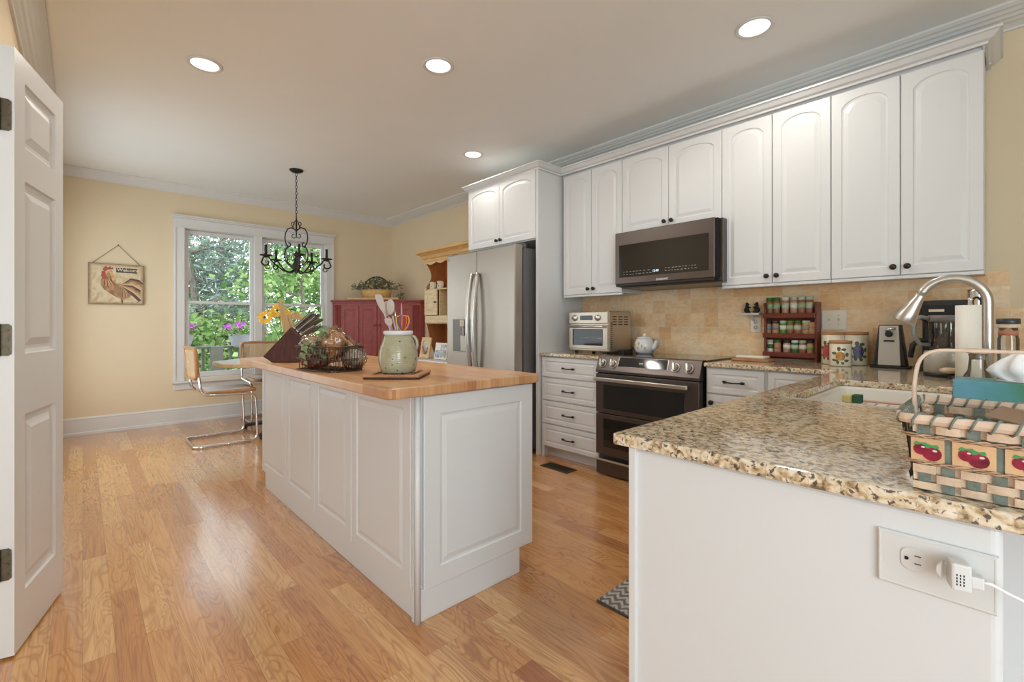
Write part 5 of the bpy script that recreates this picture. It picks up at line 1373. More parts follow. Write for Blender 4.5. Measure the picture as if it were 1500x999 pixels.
# teapot on the cooktop
tc_ = ony(946, 516, 3.42)
tpot = thing('teapot', 'white enamel teapot with painted flowers standing on the cooktop', 'teapot', (tc_.x, 3.40, 0.9285))
en = mat('white_enamel', (0.78, 0.78, 0.80), 0.12, coat=0.5)
MB().lathe([(0.0, 0.0), (0.062, 0.0), (0.075, 0.02), (0.085, 0.055), (0.08, 0.09), (0.066, 0.118), (0.058, 0.126), (0, 0.126)], n=32).build('pot', en, tpot)
ld = MB().lathe([(0.062, 0.124), (0.060, 0.134), (0.03, 0.142), (0.012, 0.146), (0.014, 0.158), (0.010, 0.166), (0.0, 0.168)], n=24).build('lid', en, tpot)
MB().tube([(0.062, 0, 0.035), (0.092, 0, 0.055), (0.100, 0, 0.085), (0.110, 0, 0.112)], [0.024, 0.018, 0.013, 0.010], 12).build('spout', en, tpot)
MB().tube([(0.05, 0.04, 0.115), (0.075, 0.06, 0.130), (0.10, 0.08, 0.12), (0.105, 0.085, 0.08), (0.07, 0.055, 0.04)], 0.005, 8).build('handle', M['satin'], tpot)
mb = MB()
flm = mat('painted_gold_flower', (0.62, 0.42, 0.14), 0.4)
for (a_, z_) in ((-1.7, 0.05), (-1.3, 0.065), (-2.1, 0.07), (-1.0, 0.05), (-1.6, 0.085)):
    r_ = 0.084; mb.ball((r_*math.cos(a_), r_*math.sin(a_), z_), 0.015, sc=(0.5, 0.22, 1), mtx=Matrix.Rotation(a_+PI/2, 4, 'Z'))
mb.build('painted_flowers', flm, tpot)
# white reflection-free spoon rest: napkin tray right of the range
nt_ = ony(1100, 524, 3.33)
ntr = thing('napkin_tray', 'small wooden tray of folded cream cloth right of the range', 'tray', (nt_.x, 3.36, ZT+0.001))
MB().prism(top_poly(-0.12, 0.12, -0.07, 0.07, 0.02), 0.018, (0,0,0), (1,0,0), (0,1,0), (0,0,1)).build('tray', M['lidwood'], ntr, 0.004)
MB().prism(top_poly(-0.095, 0.095, -0.055, 0.055, 0.015), 0.018, (0,0,0.0185), (1,0,0), (0,1,0), (0,0,1)).build('folded_cloth', mat('cream_cloth', (0.74, 0.68, 0.56), 0.9, bump=0.4, bscale=120), ntr, 0.006)

# spice rack
YS = 3.50
sL, sR = ony(1119, 480, YS).x, ony(1197, 480, YS).x
rk = thing('spice_rack', 'dark cherry wood spice rack with three shelves against the tile', 'spice rack', ((sL+sR)/2, 3.55, ZT+0.0005))
def kp_(ob): return P_(ob, rk)
zt_ = ony(1160, 444, YS).z
for x in (sL, sR-0.014):
    mb = MB(); mb.prism([(0, 0), (0, zt_-ZT-0.03), (-0.012, zt_-ZT-0.005), (0.006, zt_-ZT+0.004), (0.10, zt_-ZT+0.004), (0.10, 0)], 0.014, (x, YS, ZT+0.001), (0,1,0), (0,0,1), (1,0,0))
    kp_(mb.build('side_board', M['cherry'], None, 0.002))
kp_(box_obj('back_board', M['cherry'], None, sL+0.014, sR-0.014, YS+0.09, YS+0.10, ZT+0.01, zt_-0.02))
szs = [ony(1160, 518.5, YS).z, ony(1160, 490.5, YS).z, ony(1160, 461.0, YS).z]
for z in szs:
    o = kp_(box_obj('shelf', M['cherry'], None, sL+0.014, sR-0.014, YS+0.004, YS+0.09, z-0.012, z, 0.001))
    f = box_obj('front_rail', M['cherry'], None, sL-0.006, sR-0.010, YS-0.010, YS+0.002, z-0.022, z+0.010, 0.003); f.parent = o
G1, G2, G3, LT, W1, DK, BR, TN = (0.045,0.15,0.03), (0.10,0.25,0.05), (0.34,0.42,0.24), (0.50,0.54,0.40), (0.72,0.70,0.62), (0.03,0.03,0.03), (0.30,0.12,0.065), (0.45,0.25,0.14)
matc = {}
def cm_(c, r=0.4):
    if c not in matc: matc[c] = mat('jar_colour_%d' % len(matc), c, r)
    return matc[c]
def jar(px, z, wpx, h, cap, label, cont, lab, squat=False, long_label='', aperture=None):
    p = ony(px, 480, YS+0.035); w = wpx/FPX*3.28*0.5*0.93
    r = thing('spice_jar', long_label, 'spice jar', (p.x, YS+0.042, z+0.0008), group=None)
    MB().lathe([(0, 0), (w*0.92, 0), (w, 0.004), (w, h*0.72), (w*0.86, h*0.78), (w*0.86, h*0.80), (0, h*0.80)], n=18).build('jar', cm_(cont, 0.25), r)
    MB().lathe([(w*0.95, h*0.80), (w*0.97, h*0.985), (w*0.9, h), (0, h)], n=18).build('cap', cm_(cap), r)
    MB().lathe([(w*1.01, h*0.34), (w*1.015, h*0.34), (w*1.015, h*0.66), (w*1.01, h*0.66)], n=18).build('label', cm_(label), r)
    return r
H = 0.112
rows = [
 (szs[2], 0.122, [(1127, 9.5, G1, G3, BR, 'leftmost'), (1137.2, 9.5, G1, G3, BR, 'second from left'), (1150, 10, W1, LT, TN, 'third from left'), (1162.5, 10, LT, W1, TN, 'fourth from left'), (1174, 10, LT, G3, BR, 'fifth from left'), (1185.8, 10, LT, LT, BR, 'rightmost')], 'top shelf'),
 (szs[1], 0.096, [(1125, 9, DK, (0.25,0.30,0.35), TN, 'leftmost'), (1135.8, 10, (0.08,0.05,0.05), (0.30,0.24,0.22), TN, 'second from left'), (1147, 9.5, LT, W1, G2, 'third from left'), (1157.3, 10, G2, G3, BR, 'fourth from left'), (1168.3, 10, G1, LT, BR, 'fifth from left'), (1180.5, 11, LT, (0.30,0.26,0.16), TN, 'sixth from left')], 'middle shelf'),
 (szs[0], 0.092, [(1127.6, 9.5, LT, G1, W1, 'leftmost'), (1138.5, 9.5, G1, TN, TN, 'second from left'), (1152.3, 10, DK, W1, TN, 'third from left'), (1164, 9.5, W1, LT, G1, 'fourth from left'), (1175.5, 10, LT, W1, BR, 'fifth from left'), (1187, 9.5, (0.03,0.02,0.02), (0.30,0.44,0.10), TN, 'rightmost')], 'bottom shelf')]
cn = {G1: 'green', G2: 'bright green', LT: 'pale grey-green', W1: 'white', DK: 'black', (0.08,0.05,0.05): 'dark brown', (0.03,0.02,0.02): 'black'}
for z, h, js, shn in rows:
    for px, w, cap, label, cont, which in js:
        jar(px, z, w, h, cap, label, cont, None, long_label='%s capped spice jar, %s on the %s of the spice rack' % (cn.get(cap, 'pale'), which, shn))
p = ony(1189.5, 480, YS+0.035)
r = thing('spice_box', 'small square pinkish spice box, last on the middle shelf of the spice rack', 'spice box', (p.x, YS+0.042, szs[1]+0.0008))
MB().box(-0.018, 0.018, -0.012, 0.012, 0, 0.085).build('tin', cm_(TN), r, 0.002); MB().box(-0.0185, 0.0185, -0.0125, 0.0125, 0.045, 0.050).build('band', cm_((0.20, 0.11, 0.08)), r)

# bear shelf over the outlet
oL = ony(1100, 466, YW); oR = ony(1115, 483, YW)
ot = thing('wall_outlet', 'cream wall outlet in the tile under the little bear shelf', 'outlet', ((oL.x+oR.x)/2, YW-0.001, (oL.z+oR.z)/2))
MB().box(-0.036, 0.036, -0.006, 0, -0.060, 0.048).build('plate', M['plate'], ot, 0.002)
mb = MB()
for z in (-0.025, 0.015):
    q = Matrix.Translation((0, -0.006, z)) @ Matrix.Rotation(PI/2, 4, 'X'); mb.lathe([(0.0165, 0.0), (0.0165, 0.0012), (0, 0.0012)], n=20, mtx=q)
rc_ = mb.build('receptacles', M['wplastic'], ot)
mb = MB()
for z in (-0.025, 0.015):
    mb.box(-0.007, -0.0052, -0.0078, -0.0066, z-0.002, z+0.008); mb.box(0.0052, 0.007, -0.0078, -0.0066, z-0.002, z+0.008); mb.box(-0.002, 0.002, -0.0078, -0.0066, z-0.010, z-0.006)
mb.build('slots', M['dark'], ot)
sa, sb = ony(1093, 462, YW), ony(1116, 462, YW)
bs_ = thing('outlet_shelf', 'little white shelf mounted over the outlet, carrying two bear figurines', 'shelf', ((sa.x+sb.x)/2, YW-0.001, sa.z))
MB().box(-0.062, 0.062, -0.085, 0.0, 0.0, 0.016).build('board', M['wplastic'], bs_, 0.003)
MB().prism([(0, 0.0), (-0.06, 0.0), (0, -0.045)], 0.02, (-0.01, 0, -0.0005), (0,1,0), (0,0,1), (1,0,0)).build('bracket', M['wplastic'], bs_)
fur = mat('black_bear_resin', (0.012, 0.011, 0.011), 0.5)
for s, lab in ((-1, 'black bear figurine on the left of the little white shelf'), (1, 'black bear figurine on the right of the little white shelf')):
    b_ = thing('bear_figurine', lab, 'figurine', ((sa.x+sb.x)/2+s*0.036, YW-0.04, sa.z+0.0165), PI if s > 0 else 0)
    mb = MB(); mb.ball((0, 0, 0.022), 0.022, sc=(0.85, 0.8, 1.0)); mb.ball((0.002, 0, 0.045), 0.016, sc=(0.8, 0.8, 1.1)); mb.ball((0.004, 0, 0.064), 0.0115)
    mb.ball((0.014, 0, 0.061), 0.006, sc=(1.2, 0.8, 0.8)); mb.tube([(0.004, 0.006, 0.048), (0.018, 0.006, 0.040), (0.026, 0.004, 0.042)], [0.006, 0.005, 0.004], 8); mb.tube([(0.004, -0.006, 0.048), (0.018, -0.006, 0.040), (0.026, -0.004, 0.042)], [0.006, 0.005, 0.004], 8)
    mb.tube([(-0.004, 0.008, 0.010), (0.014, 0.010, 0.007), (0.024, 0.010, 0.008)], [0.009, 0.008, 0.006], 8); mb.tube([(-0.004, -0.008, 0.010), (0.014, -0.010, 0.007), (0.024, -0.010, 0.008)], [0.009, 0.008, 0.006], 8)
    mb.ball((0.0, 0.008, 0.074), 0.004); mb.ball((0.0, -0.008, 0.074), 0.004)
    mb.build('body', fur, b_)
hn = MB().lathe([(0, 0), (0.009, 0), (0.011, 0.006), (0.009, 0.014), (0, 0.015)], ((sa.x+sb.x)/2, YW-0.04, sa.z+0.017), 14)
tag(hn.build('honey_pot', mat('honey_gold', (0.65, 0.38, 0.06), 0.4), None), 'tiny golden honey pot between the two bear figurines', 'figurine')

# double switch plate
a, b = ony(1203.5, 454, YW), ony(1241, 484, YW)
sp2 = thing('switch_plate', 'double cream light switch plate on the tile behind the canisters', 'switch', ((a.x+b.x)/2, YW-0.001, (a.z+b.z)/2))
MB().box(-0.068, 0.068, -0.006, 0, -0.064, 0.064).build('plate', M['plate'], sp2, 0.003)
for s in (-1, 1):
    t = MB(); t.box(s*0.026-0.005, s*0.026+0.005, -0.018, -0.006, -0.004, 0.012, mtx=None); t.build('toggle', M['wplastic'], sp2, 0.002)
mb = MB()
for s in (-1, 1):
    for z in (-0.03, 0.03):
        q = Matrix.Translation((s*0.026, -0.006, z)) @ Matrix.Rotation(PI/2, 4, 'X'); mb.lathe([(0.0035, 0), (0.003, 0.001), (0, 0.001)], n=10, mtx=q)
mb.build('screws', M['satin'], sp2)

# three fruit canisters
def decal(mb, c, R_, ang, pts, lift, m):
    k = mb.mi(m); vs = []
    for (u, v) in pts:
        a_ = ang+u/R_; vs.append(mb.bm.verts.new((c[0]+(R_+lift)*math.cos(a_), c[1]+(R_+lift)*math.sin(a_), v)))
    f = mb.bm.faces.new(vs); f.material_index = k
def disc(u0, v0, ru, rv, n=14, wob=0.0): return [(u0+ru*(1+wob*math.sin(3*2*PI*k/n))*math.cos(2*PI*k/n), v0+rv*math.sin(2*PI*k/n)) for k in range(n)]
def canister(px, y, Rr, h, lab, fruit, fcol, turn=0.0):
    p = ony(px, 530, y); r = thing('fruit_canister', lab, 'canister', (p.x, y, ZT+0.001))
    MB().lathe([(0, 0), (Rr*0.93, 0), (Rr, 0.006), (Rr, h-0.004), (Rr*0.95, h), (0, h)], n=36).build('jar', M['ceramic'], r)
    MB().lathe([(Rr*0.97, h), (Rr*1.04, h+0.002), (Rr*1.05, h+0.010), (Rr*1.03, h+0.018), (0, h+0.019)], n=36).build('wooden_lid', M['lidwood'], r)
    dm = MB(); lf = mat('decal_leaf', (0.07, 0.11, 0.05), 0.4) if 'dl' not in matc else matc['dl']; matc['dl'] = lf
    fm_ = mat('decal_'+fruit, fcol, 0.35, noise=0.3, nscale=40)
    fd_ = mat('decal_dark_'+fruit, tuple(q_*0.55 for q_ in fcol), 0.4)
    ang = math.atan2(-p.y, -p.x)+turn; zc_ = h*0.45
    S_ = Rr/0.06
    for (u, v, ru, rv) in ((-0.034, 0.018, 0.014, 0.010), (-0.03, -0.026, 0.018, 0.009), (0.033, -0.028, 0.014, 0.009), (-0.008, 0.046, 0.010, 0.014), (0.018, 0.042, 0.014, 0.009), (0.036, 0.01, 0.010, 0.014), (-0.014, -0.040, 0.008, 0.012), (0.012, -0.044, 0.009, 0.010)):
        decal(dm, (0, 0), Rr, ang, disc(u*S_, zc_+v*S_, ru*S_, rv*S_, 10, 0.15), 0.0006, lf)
    # big fruit split into small facets so that it hugs the cylinder
    for k in range(-5, 5):
        u0, u1 = k*0.0054*S_, (k+1)*0.0054*S_; rr_ = 0.027*S_; hh_ = (0.038 if fruit != 'orange' else 0.028)*S_
        v0 = hh_*math.sqrt(max(0, 1-(u0/rr_)**2)); v1 = hh_*math.sqrt(max(0, 1-(u1/rr_)**2))
        decal(dm, (0, 0), Rr, ang, [(u0, zc_-v0-0.0002), (u1, zc_-v1-0.0002), (u1, zc_+v1+0.0002), (u0, zc_+v0+0.0002)], 0.0010, fm_ if k < 2 else fd_)
    dm.build('fruit_decal', None, r)
canister(1221, 3.47, 0.064, 0.185, 'tall cream canister with a red pear, left back of the three fruit canisters', 'pear', (0.42, 0.05, 0.035), -0.62)
canister(1253, 3.49, 0.064, 0.185, 'tall cream canister with a blue plum, right back of the three fruit canisters', 'plum', (0.11, 0.11, 0.20), 0.25)
canister(1231, 3.33, 0.056, 0.135, 'short cream canister with an orange fruit, in front of the other two canisters', 'orange', (0.50, 0.24, 0.04))

# can opener
a = ony(1303, 532, 3.38)
co = thing('can_opener', 'upright steel electric can opener with black sides beside the canisters', 'can opener', (a.x, 3.42, ZT+0.001))
rt3 = Matrix.Rotation(0.25, 4, 'Z')
mb = MB(); mb.prism([(-0.075, 0), (0.075, 0), (0.048, 0.235), (-0.048, 0.235)], 0.10, (0, 0.05, 0.012), (1,0,0), (0,0,1), (0,-1,0)); o = mb.build('housing', M['bplastic'], co, 0.006); 
mb = MB(); mb.prism([(-0.052, 0), (0.052, 0), (0.043, 0.228), (-0.043, 0.228)], 0.010, (0, -0.048, 0.014), (1,0,0), (0,0,1), (0,-1,0)); mb.build('steel_front', M['silver'], co, 0.004)
MB().prism(top_poly(-0.09, 0.09, -0.07, 0.065, 0.02), 0.012, (0,0,0), (1,0,0), (0,1,0), (0,0,1)).build('base', M['bplastic'], co, 0.004)
mb = MB(); q = Matrix.Translation((0.0, -0.058, 0.195)) @ Matrix.Rotation(PI/2, 4, 'X')
mb.lathe([(0.017, 0), (0.017, 0.012), (0.010, 0.014), (0, 0.014)], n=18, mtx=q); mb.box(-0.024, 0.024, -0.062, -0.057, 0.150, 0.160); mb.build('cutting_wheel', M['bplastic'], co)
MB().tube([(-0.014, -0.062, 0.212), (0.0, -0.075, 0.222), (0.03, -0.072, 0.226)], 0.007, 8).build('lever', M['chrome'], co)

# outlet above the coffee maker cord
# coffee maker
a = ony(1397, 535, 3.36)
cmk = thing('coffee_maker', 'black coffee maker with a glass carafe behind the food processor', 'coffee maker', (a.x, 3.38, ZT+0.001))
MB().prism(top_poly(-0.15, 0.11, -0.12, 0.12, 0.04), 0.030, (0,0,0), (1,0,0), (0,1,0), (0,0,1)).build('base', M['bplastic'], cmk, 0.006)
MB().prism(top_poly(-0.13, 0.10, 0.03, 0.12, 0.02), 0.25, (0,0,0.0305), (1,0,0), (0,1,0), (0,0,1)).build('tower', M['bplastic'], cmk, 0.006)
mb = MB(); rs = []
for z, k_ in ((0.262, 0.80), (0.28, 0.92), (0.35, 1.0), (0.375, 0.98)): rs.append([Vector((x*k_, y*k_, z)) for x, y in top_poly(-0.145, 0.11, -0.11, 0.12, 0.05)])
mb.rings(rs, smooth=False); mb.build('brew_head', M['bplastic'], cmk, 0.004)
MB().box(-0.09, -0.03, -0.116, -0.108, 0.315, 0.328).build('lid_latch', M['chrome'], cmk)
MB().lathe([(0, 0.034), (0.062, 0.034), (0.070, 0.06), (0.066, 0.11), (0.048, 0.155), (0.050, 0.165)], (-0.02, -0.035, 0), 24).build('carafe', M['smoke'], cmk)
MB().lathe([(0.050, 0.152), (0.054, 0.156), (0.054, 0.172), (0.03, 0.18), (0, 0.18)], (-0.02, -0.035, 0), 24).build('carafe_lid', M['bplastic'], cmk)
MB().tube([(-0.07, -0.06, 0.165), (-0.13, -0.09, 0.165), (-0.155, -0.10, 0.14), (-0.165, -0.105, 0.07)], [0.010, 0.012, 0.013, 0.012], 10).build('carafe_handle', M['bplastic'], cmk)
# food processor
a = ony(1384, 548, 3.05)
fdp = thing('food_processor', 'silver food processor with a smoky bowl and grey loop handle by the paper towels', 'food processor', (a.x+0.005, 3.02, ZT+0.001))
MB().lathe([(0.0, 0), (0.082, 0), (0.084, 0.012), (0.082, 0.018), (0, 0.018)], n=30).build('foot', M['bplastic'], fdp)
MB().lathe([(0.080, 0.0185), (0.080, 0.110), (0.076, 0.120), (0, 0.120)], n=30).build('motor_base', M['silver'], fdp)
MB().lathe([(0.050, 0.1205), (0.060, 0.13), (0.062, 0.25), (0.060, 0.28), (0.03, 0.29), (0, 0.29)], n=30).build('bowl', M['smoke'], fdp)
MB().tube([(-0.055, -0.03, 0.275), (-0.085, -0.045, 0.285), (-0.108, -0.055, 0.27), (-0.110, -0.055, 0.20), (-0.09, -0.045, 0.155), (-0.052, -0.03, 0.15)], 0.010, 10).build('handle', mat('grey_plastic', (0.22, 0.22, 0.22), 0.35), fdp)
MB().lathe([(0.062, 0.262), (0.066, 0.266), (0.066, 0.285), (0.062, 0.292)], n=30).build('lid', mat('grey_lid', (0.20, 0.18, 0.18), 0.3), fdp)

# paper towels
a = ony(1421, 560, 2.78)
pt = thing('paper_towel_roll', 'upright white paper towel roll behind the faucet', 'paper towels', (a.x, 2.78, ZT+0.001))
tz = ony(1420, 447, 2.72).z-ZT
MB().lathe([(0, 0), (0.056, 0), (0.056, 0.010), (0.01, 0.012), (0, 0.012)], n=30).build('holder_base', M['satin'], pt)
MB().lathe([(0.018, 0.0125), (0.0465, 0.0125), (0.0465, tz), (0.018, tz)], n=40).build('roll', M['paper'], pt)
MB().lathe([(0.007, tz-0.02), (0.007, tz+0.022), (0.012, tz+0.026), (0, tz+0.034)], n=14).build('holder_rod', M['chrome'], pt)
# steel canister beyond it
a = ony(1431, 440, 3.30)
sc2 = thing('steel_canister', 'tall chrome thermos with a black ring handle behind the paper towel roll', 'thermos', (a.x, 3.30, ZT+0.001))
MB().lathe([(0, 0), (0.034, 0), (0.036, 0.01), (0.036, 0.415), (0.034, 0.425), (0, 0.428)], n=26).build('body', M['chrome'], sc2)
MB().tube([(0.02*math.cos(t), -0.041, 0.36+0.024*math.sin(t)) for t in [PI*2*k/14 for k in range(14)]], 0.0045, 8, loop=True).build('ring_handle', M['bplastic'], sc2)
# wooden spoon rest
a = onz(1391, 549, ZT+0.02)
sr = thing('wooden_spoon', 'pale wooden spoon resting on a dark rest near the sink corner', 'spoon', (a.x, a.y, ZT+0.001))
MB().ball((0, 0, 0.038), 0.026, sc=(1.35, 0.9, 0.55)).build('bowl', M['pale'], sr)
MB().tube([(0.025, 0.01, 0.036), (0.09, 0.03, 0.030), (0.17, 0.06, 0.022)], 0.006, 8).build('handle', M['pale'], sr)
MB().lathe([(0, 0), (0.035, 0), (0.038, 0.006), (0.03, 0.022), (0, 0.022)], (0.03, 0.012, 0), 18).build('dark_rest', M['bplastic'], sr)

# sink things
a = onz(1229, 577, 0.835)
sg2 = thing('dish_scrubber', 'small yellow and dark green sponge lying on the rack in the sink', 'sponge', (-0.425, 2.30, 0.8475))
sp_m = mat('yellow_sponge', (0.70, 0.62, 0.22), 0.9, bump=0.6, bscale=200); sg_m = mat('green_scour', (0.05, 0.13, 0.07), 0.9, bump=0.6, bscale=260)
MB().prism(top_poly(-0.030, 0.004, -0.022, 0.022, 0.008), 0.030, (0,0,0.001), (1,0,0), (0,1,0), (0,0,1)).build('sponge', sp_m, sg2, 0.006)
MB().prism(top_poly(0.005, 0.036, -0.022, 0.022, 0.008), 0.034, (0,0,0.001), (1,0,0), (0,1,0), (0,0,1)).build('scouring_pad', sg_m, sg2, 0.003)
mt_ = thing('sink_rack', 'coated pink wire rack lying in the sink basin', 'rack', (-0.315, 2.16, 0.7215))
pk = mat('pink_coating', (0.66, 0.42, 0.32), 0.45)
mb = MB(); mb.tube(fillet([(-0.13, -0.24, 0.12), (0.13, -0.24, 0.12), (0.13, 0.24, 0.125), (-0.13, 0.24, 0.125), (-0.13, -0.24, 0.12)], 0.04), 0.005, 8)
for k in range(7): x_ = -0.12+0.04*k; mb.tube([(x_, -0.24, 0.12), (x_*0.9, 0.24, 0.122)], 0.0028, 6)
for x_ in (-0.128, 0.128):
    for y_ in (-0.22, 0.22): mb.cyl((x_, y_, 0.0), (x_, y_, 0.12), 0.005, 8)
mb.build('wires', pk, mt_)

# tissue box
bx = thing('tissue_box', 'teal and green tissue box with a white tissue pulled up, behind the cherry basket', 'tissue box', (0.04, 1.56, ZT+0.001))
m, nt, b = new_mat('teal_marbled_card'); gg = G(nt); X_, Y_, Z_ = gg.coords(); tc = gg.n('ShaderNodeTexCoord')
nn = gg.noise(tc.outputs['Object'], 12, 4, 1.0)
f = gg.math('ADD', gg.math('MULTIPLY', X_, 6.0), gg.math('ADD', gg.math('MULTIPLY', nn, 0.7), 0.25))
gg.L.new(gg.ramp(f, [(0.0, (0.10, 0.28, 0.36)), (0.35, (0.06, 0.22, 0.21)), (0.6, (0.05, 0.18, 0.09)), (1.0, (0.14, 0.27, 0.09))]), b.inputs['Base Color']); b.inputs['Roughness'].default_value = 0.5
MB().box(-0.122, 0.125, -0.06, 0.06, 0, 0.116).build('carton', m, bx, 0.002)
MB().lathe([(0.0, 0.1162), (0.04, 0.1162), (0.042, 0.1175), (0.0, 0.1178)], (0.0, 0.0, 0), 20, sx=1.3, sy=0.8).build('opening_film', M['wplastic'], bx)
random.seed(8)
mb = MB(); rs = []
nseg = 28
for z_, r_ in ((0.117, 0.030), (0.128, 0.042), (0.140, 0.050), (0.152, 0.045), (0.165, 0.034), (0.178, 0.018), (0.184, 0.004)):
    ring = []
    for k in range(nseg):
        a_ = 2*PI*k/nseg; fold = 1+0.22*math.sin(5*a_+z_*30)+0.10*math.sin(9*a_+2)
        ring.append(Vector((0.005+r_*fold*math.cos(a_)*1.15-(z_-0.117)*0.15, r_*fold*math.sin(a_)*0.6, z_-0.0*k)))
    rs.append(ring)
mb.rings(rs, cap0=False); mb.build('tissue', M['tissue'], bx)

# glass carafe with a wood stopper, and a tall glass jar with a dark lid
a = ony(1433, 520, 1.80)
cf = thing('glass_decanter', 'round glass decanter with a square cork stopper behind the tissue box', 'decanter', (ony(1432, 540, 1.82).x, 1.82, ZT+0.001))
MB().lathe([(0.0, 0.0), (0.038, 0.0), (0.050, 0.015), (0.052, 0.04), (0.046, 0.072), (0.030, 0.10), (0.020, 0.12), (0.017, 0.155), (0.019, 0.165)], n=28).build('bottle', M['glass'], cf)
MB().lathe([(0.0, 0.003), (0.036, 0.003), (0.047, 0.016), (0.048, 0.03), (0, 0.03)], n=28).build('amber_contents', mat('brown_syrup', (0.13, 0.045, 0.02), 0.2), cf)
MB().lathe([(0.0, 0.150), (0.015, 0.150), (0.016, 0.166), (0.022, 0.167), (0.0235, 0.170), (0.0235, 0.180), (0, 0.181)], n=24).build('cork_stopper', M['cork'], cf)
a = ony(1474, 500, 2.0)
gj = thing('glass_jar', 'tall clear glass jar with a dark lid and rusty band beside the faucet', 'jar', (a.x+0.004, 2.0, ZT+0.001))
jt = ony(1474, 467, 2.0).z-ZT
MB().lathe([(0, 0), (0.0215, 0), (0.023, 0.01), (0.023, jt-0.06), (0.020, jt-0.05), (0.020, jt-0.028)], n=26).build('glass_body', M['glass'], gj)
MB().lathe([(0, 0.004), (0.020, 0.004), (0.020, 0.06), (0, 0.06)], n=26).build('contents', mat('brown_tea', (0.16, 0.06, 0.03), 0.6, noise=0.4, nscale=60), gj)
MB().lathe([(0.0205, jt-0.050), (0.0212, jt-0.050), (0.0212, jt-0.036), (0.0205, jt-0.036)], n=26).build('rusty_band', mat('rust_band', (0.40, 0.16, 0.09), 0.5), gj)
MB().lathe([(0.022, jt-0.028), (0.024, jt-0.026), (0.024, jt-0.018), (0, jt-0.017)], n=26).build('cream_collar', M['cork'], gj)
MB().lathe([(0.0245, jt-0.0165), (0.0255, jt-0.015), (0.0255, jt-0.001), (0.023, jt), (0, jt)], n=26).build('dark_lid', mat('dark_slate_lid', (0.035, 0.04, 0.05), 0.35), gj)

# ================================================================== cherry basket
BX0, BX1, BY0, BY1 = -0.093, 0.062, 0.918, 1.135
bk = thing('cherry_basket', 'small woven splint basket with painted cherries and bent handle on the granite corner', 'basket', ((BX0+BX1)/2, (BY0+BY1)/2, ZT+0.001))
BH = 0.112; FL = 0.013; z0b = ZT+0.001
def rect_at(z, off=0.0, c=0.014):
    t_ = (z-z0b)/BH; g_ = FL*t_+off
    return [Vector((x, y, z)) for x, y in top_poly(BX0-g_, BX1+g_, BY0-g_, BY1+g_, c+g_*0.3)]
def bp_(ob): return P_(ob, bk)
def ring_band(mb, za, zb, off, th=0.0016, m=None):
    a_, b_, c_, d_ = rect_at(za, off), rect_at(zb, off), rect_at(zb, off-th), rect_at(za, off-th)
    mb.rings([a_, b_, c_, d_], m, loop=True, smooth=False)
mb = MB(); mb.prism([(p.x, p.y) for p in rect_at(z0b, -0.001)], 0.003, (0,0,z0b), (1,0,0), (0,1,0), (0,0,1)); bp_(mb.build('bottom', M['splint'], None))
# side walls helper: per side a parametric frame
sides = []
cs = [(BX0, BY0), (BX1, BY0), (BX1, BY1), (BX0, BY1)]
for i in range(4):
    p0, p1 = Vector((*cs[i], 0)), Vector((*cs[(i+1) % 4], 0)); u_ = (p1-p0); ln = u_.length; u_.normalize(); n_ = Vector((u_.y, -u_.x, 0)); sides.append((p0, u_, n_, ln))
def SP(i, s, z, off): 
    p0, u_, n_, ln = sides[i]; t_ = (z-z0b)/BH; return p0+u_*s+n_*(FL*t_+off)+Vector((0,0,z))
def patch(mb, i, s0, s1, za, zb, off, th=0.0014, m=None, bulge=0.0):
    n_ = sides[i][2]; k = 5; vs = []; A_, B_, C_, D_ = [], [], [], []
    for j in range(k+1):
        s = s0+(s1-s0)*j/k; bb = bulge*math.sin(PI*j/k)
        A_.append(SP(i, s, za, off+bb)); B_.append(SP(i, s, zb, off+bb)); C_.append(SP(i, s, zb, off+bb-th)); D_.append(SP(i, s, za, off+bb-th))
    mb.rings([A_, B_, C_, D_], m, closed=False, loop=True, cap0=False, cap1=False, smooth=False)
wv1, wv2, wv3 = MB(), MB(), MB()
rowsz = [(0.002, 0.013), (0.014, 0.026), (0.027, 0.039), (0.040, 0.0415)]
PZ0, PZ1 = 0.045, 0.079
def stakes(ln): 
    n_ = 2*max(1, int(round(ln/0.054))); w_ = ln/n_; return n_, w_
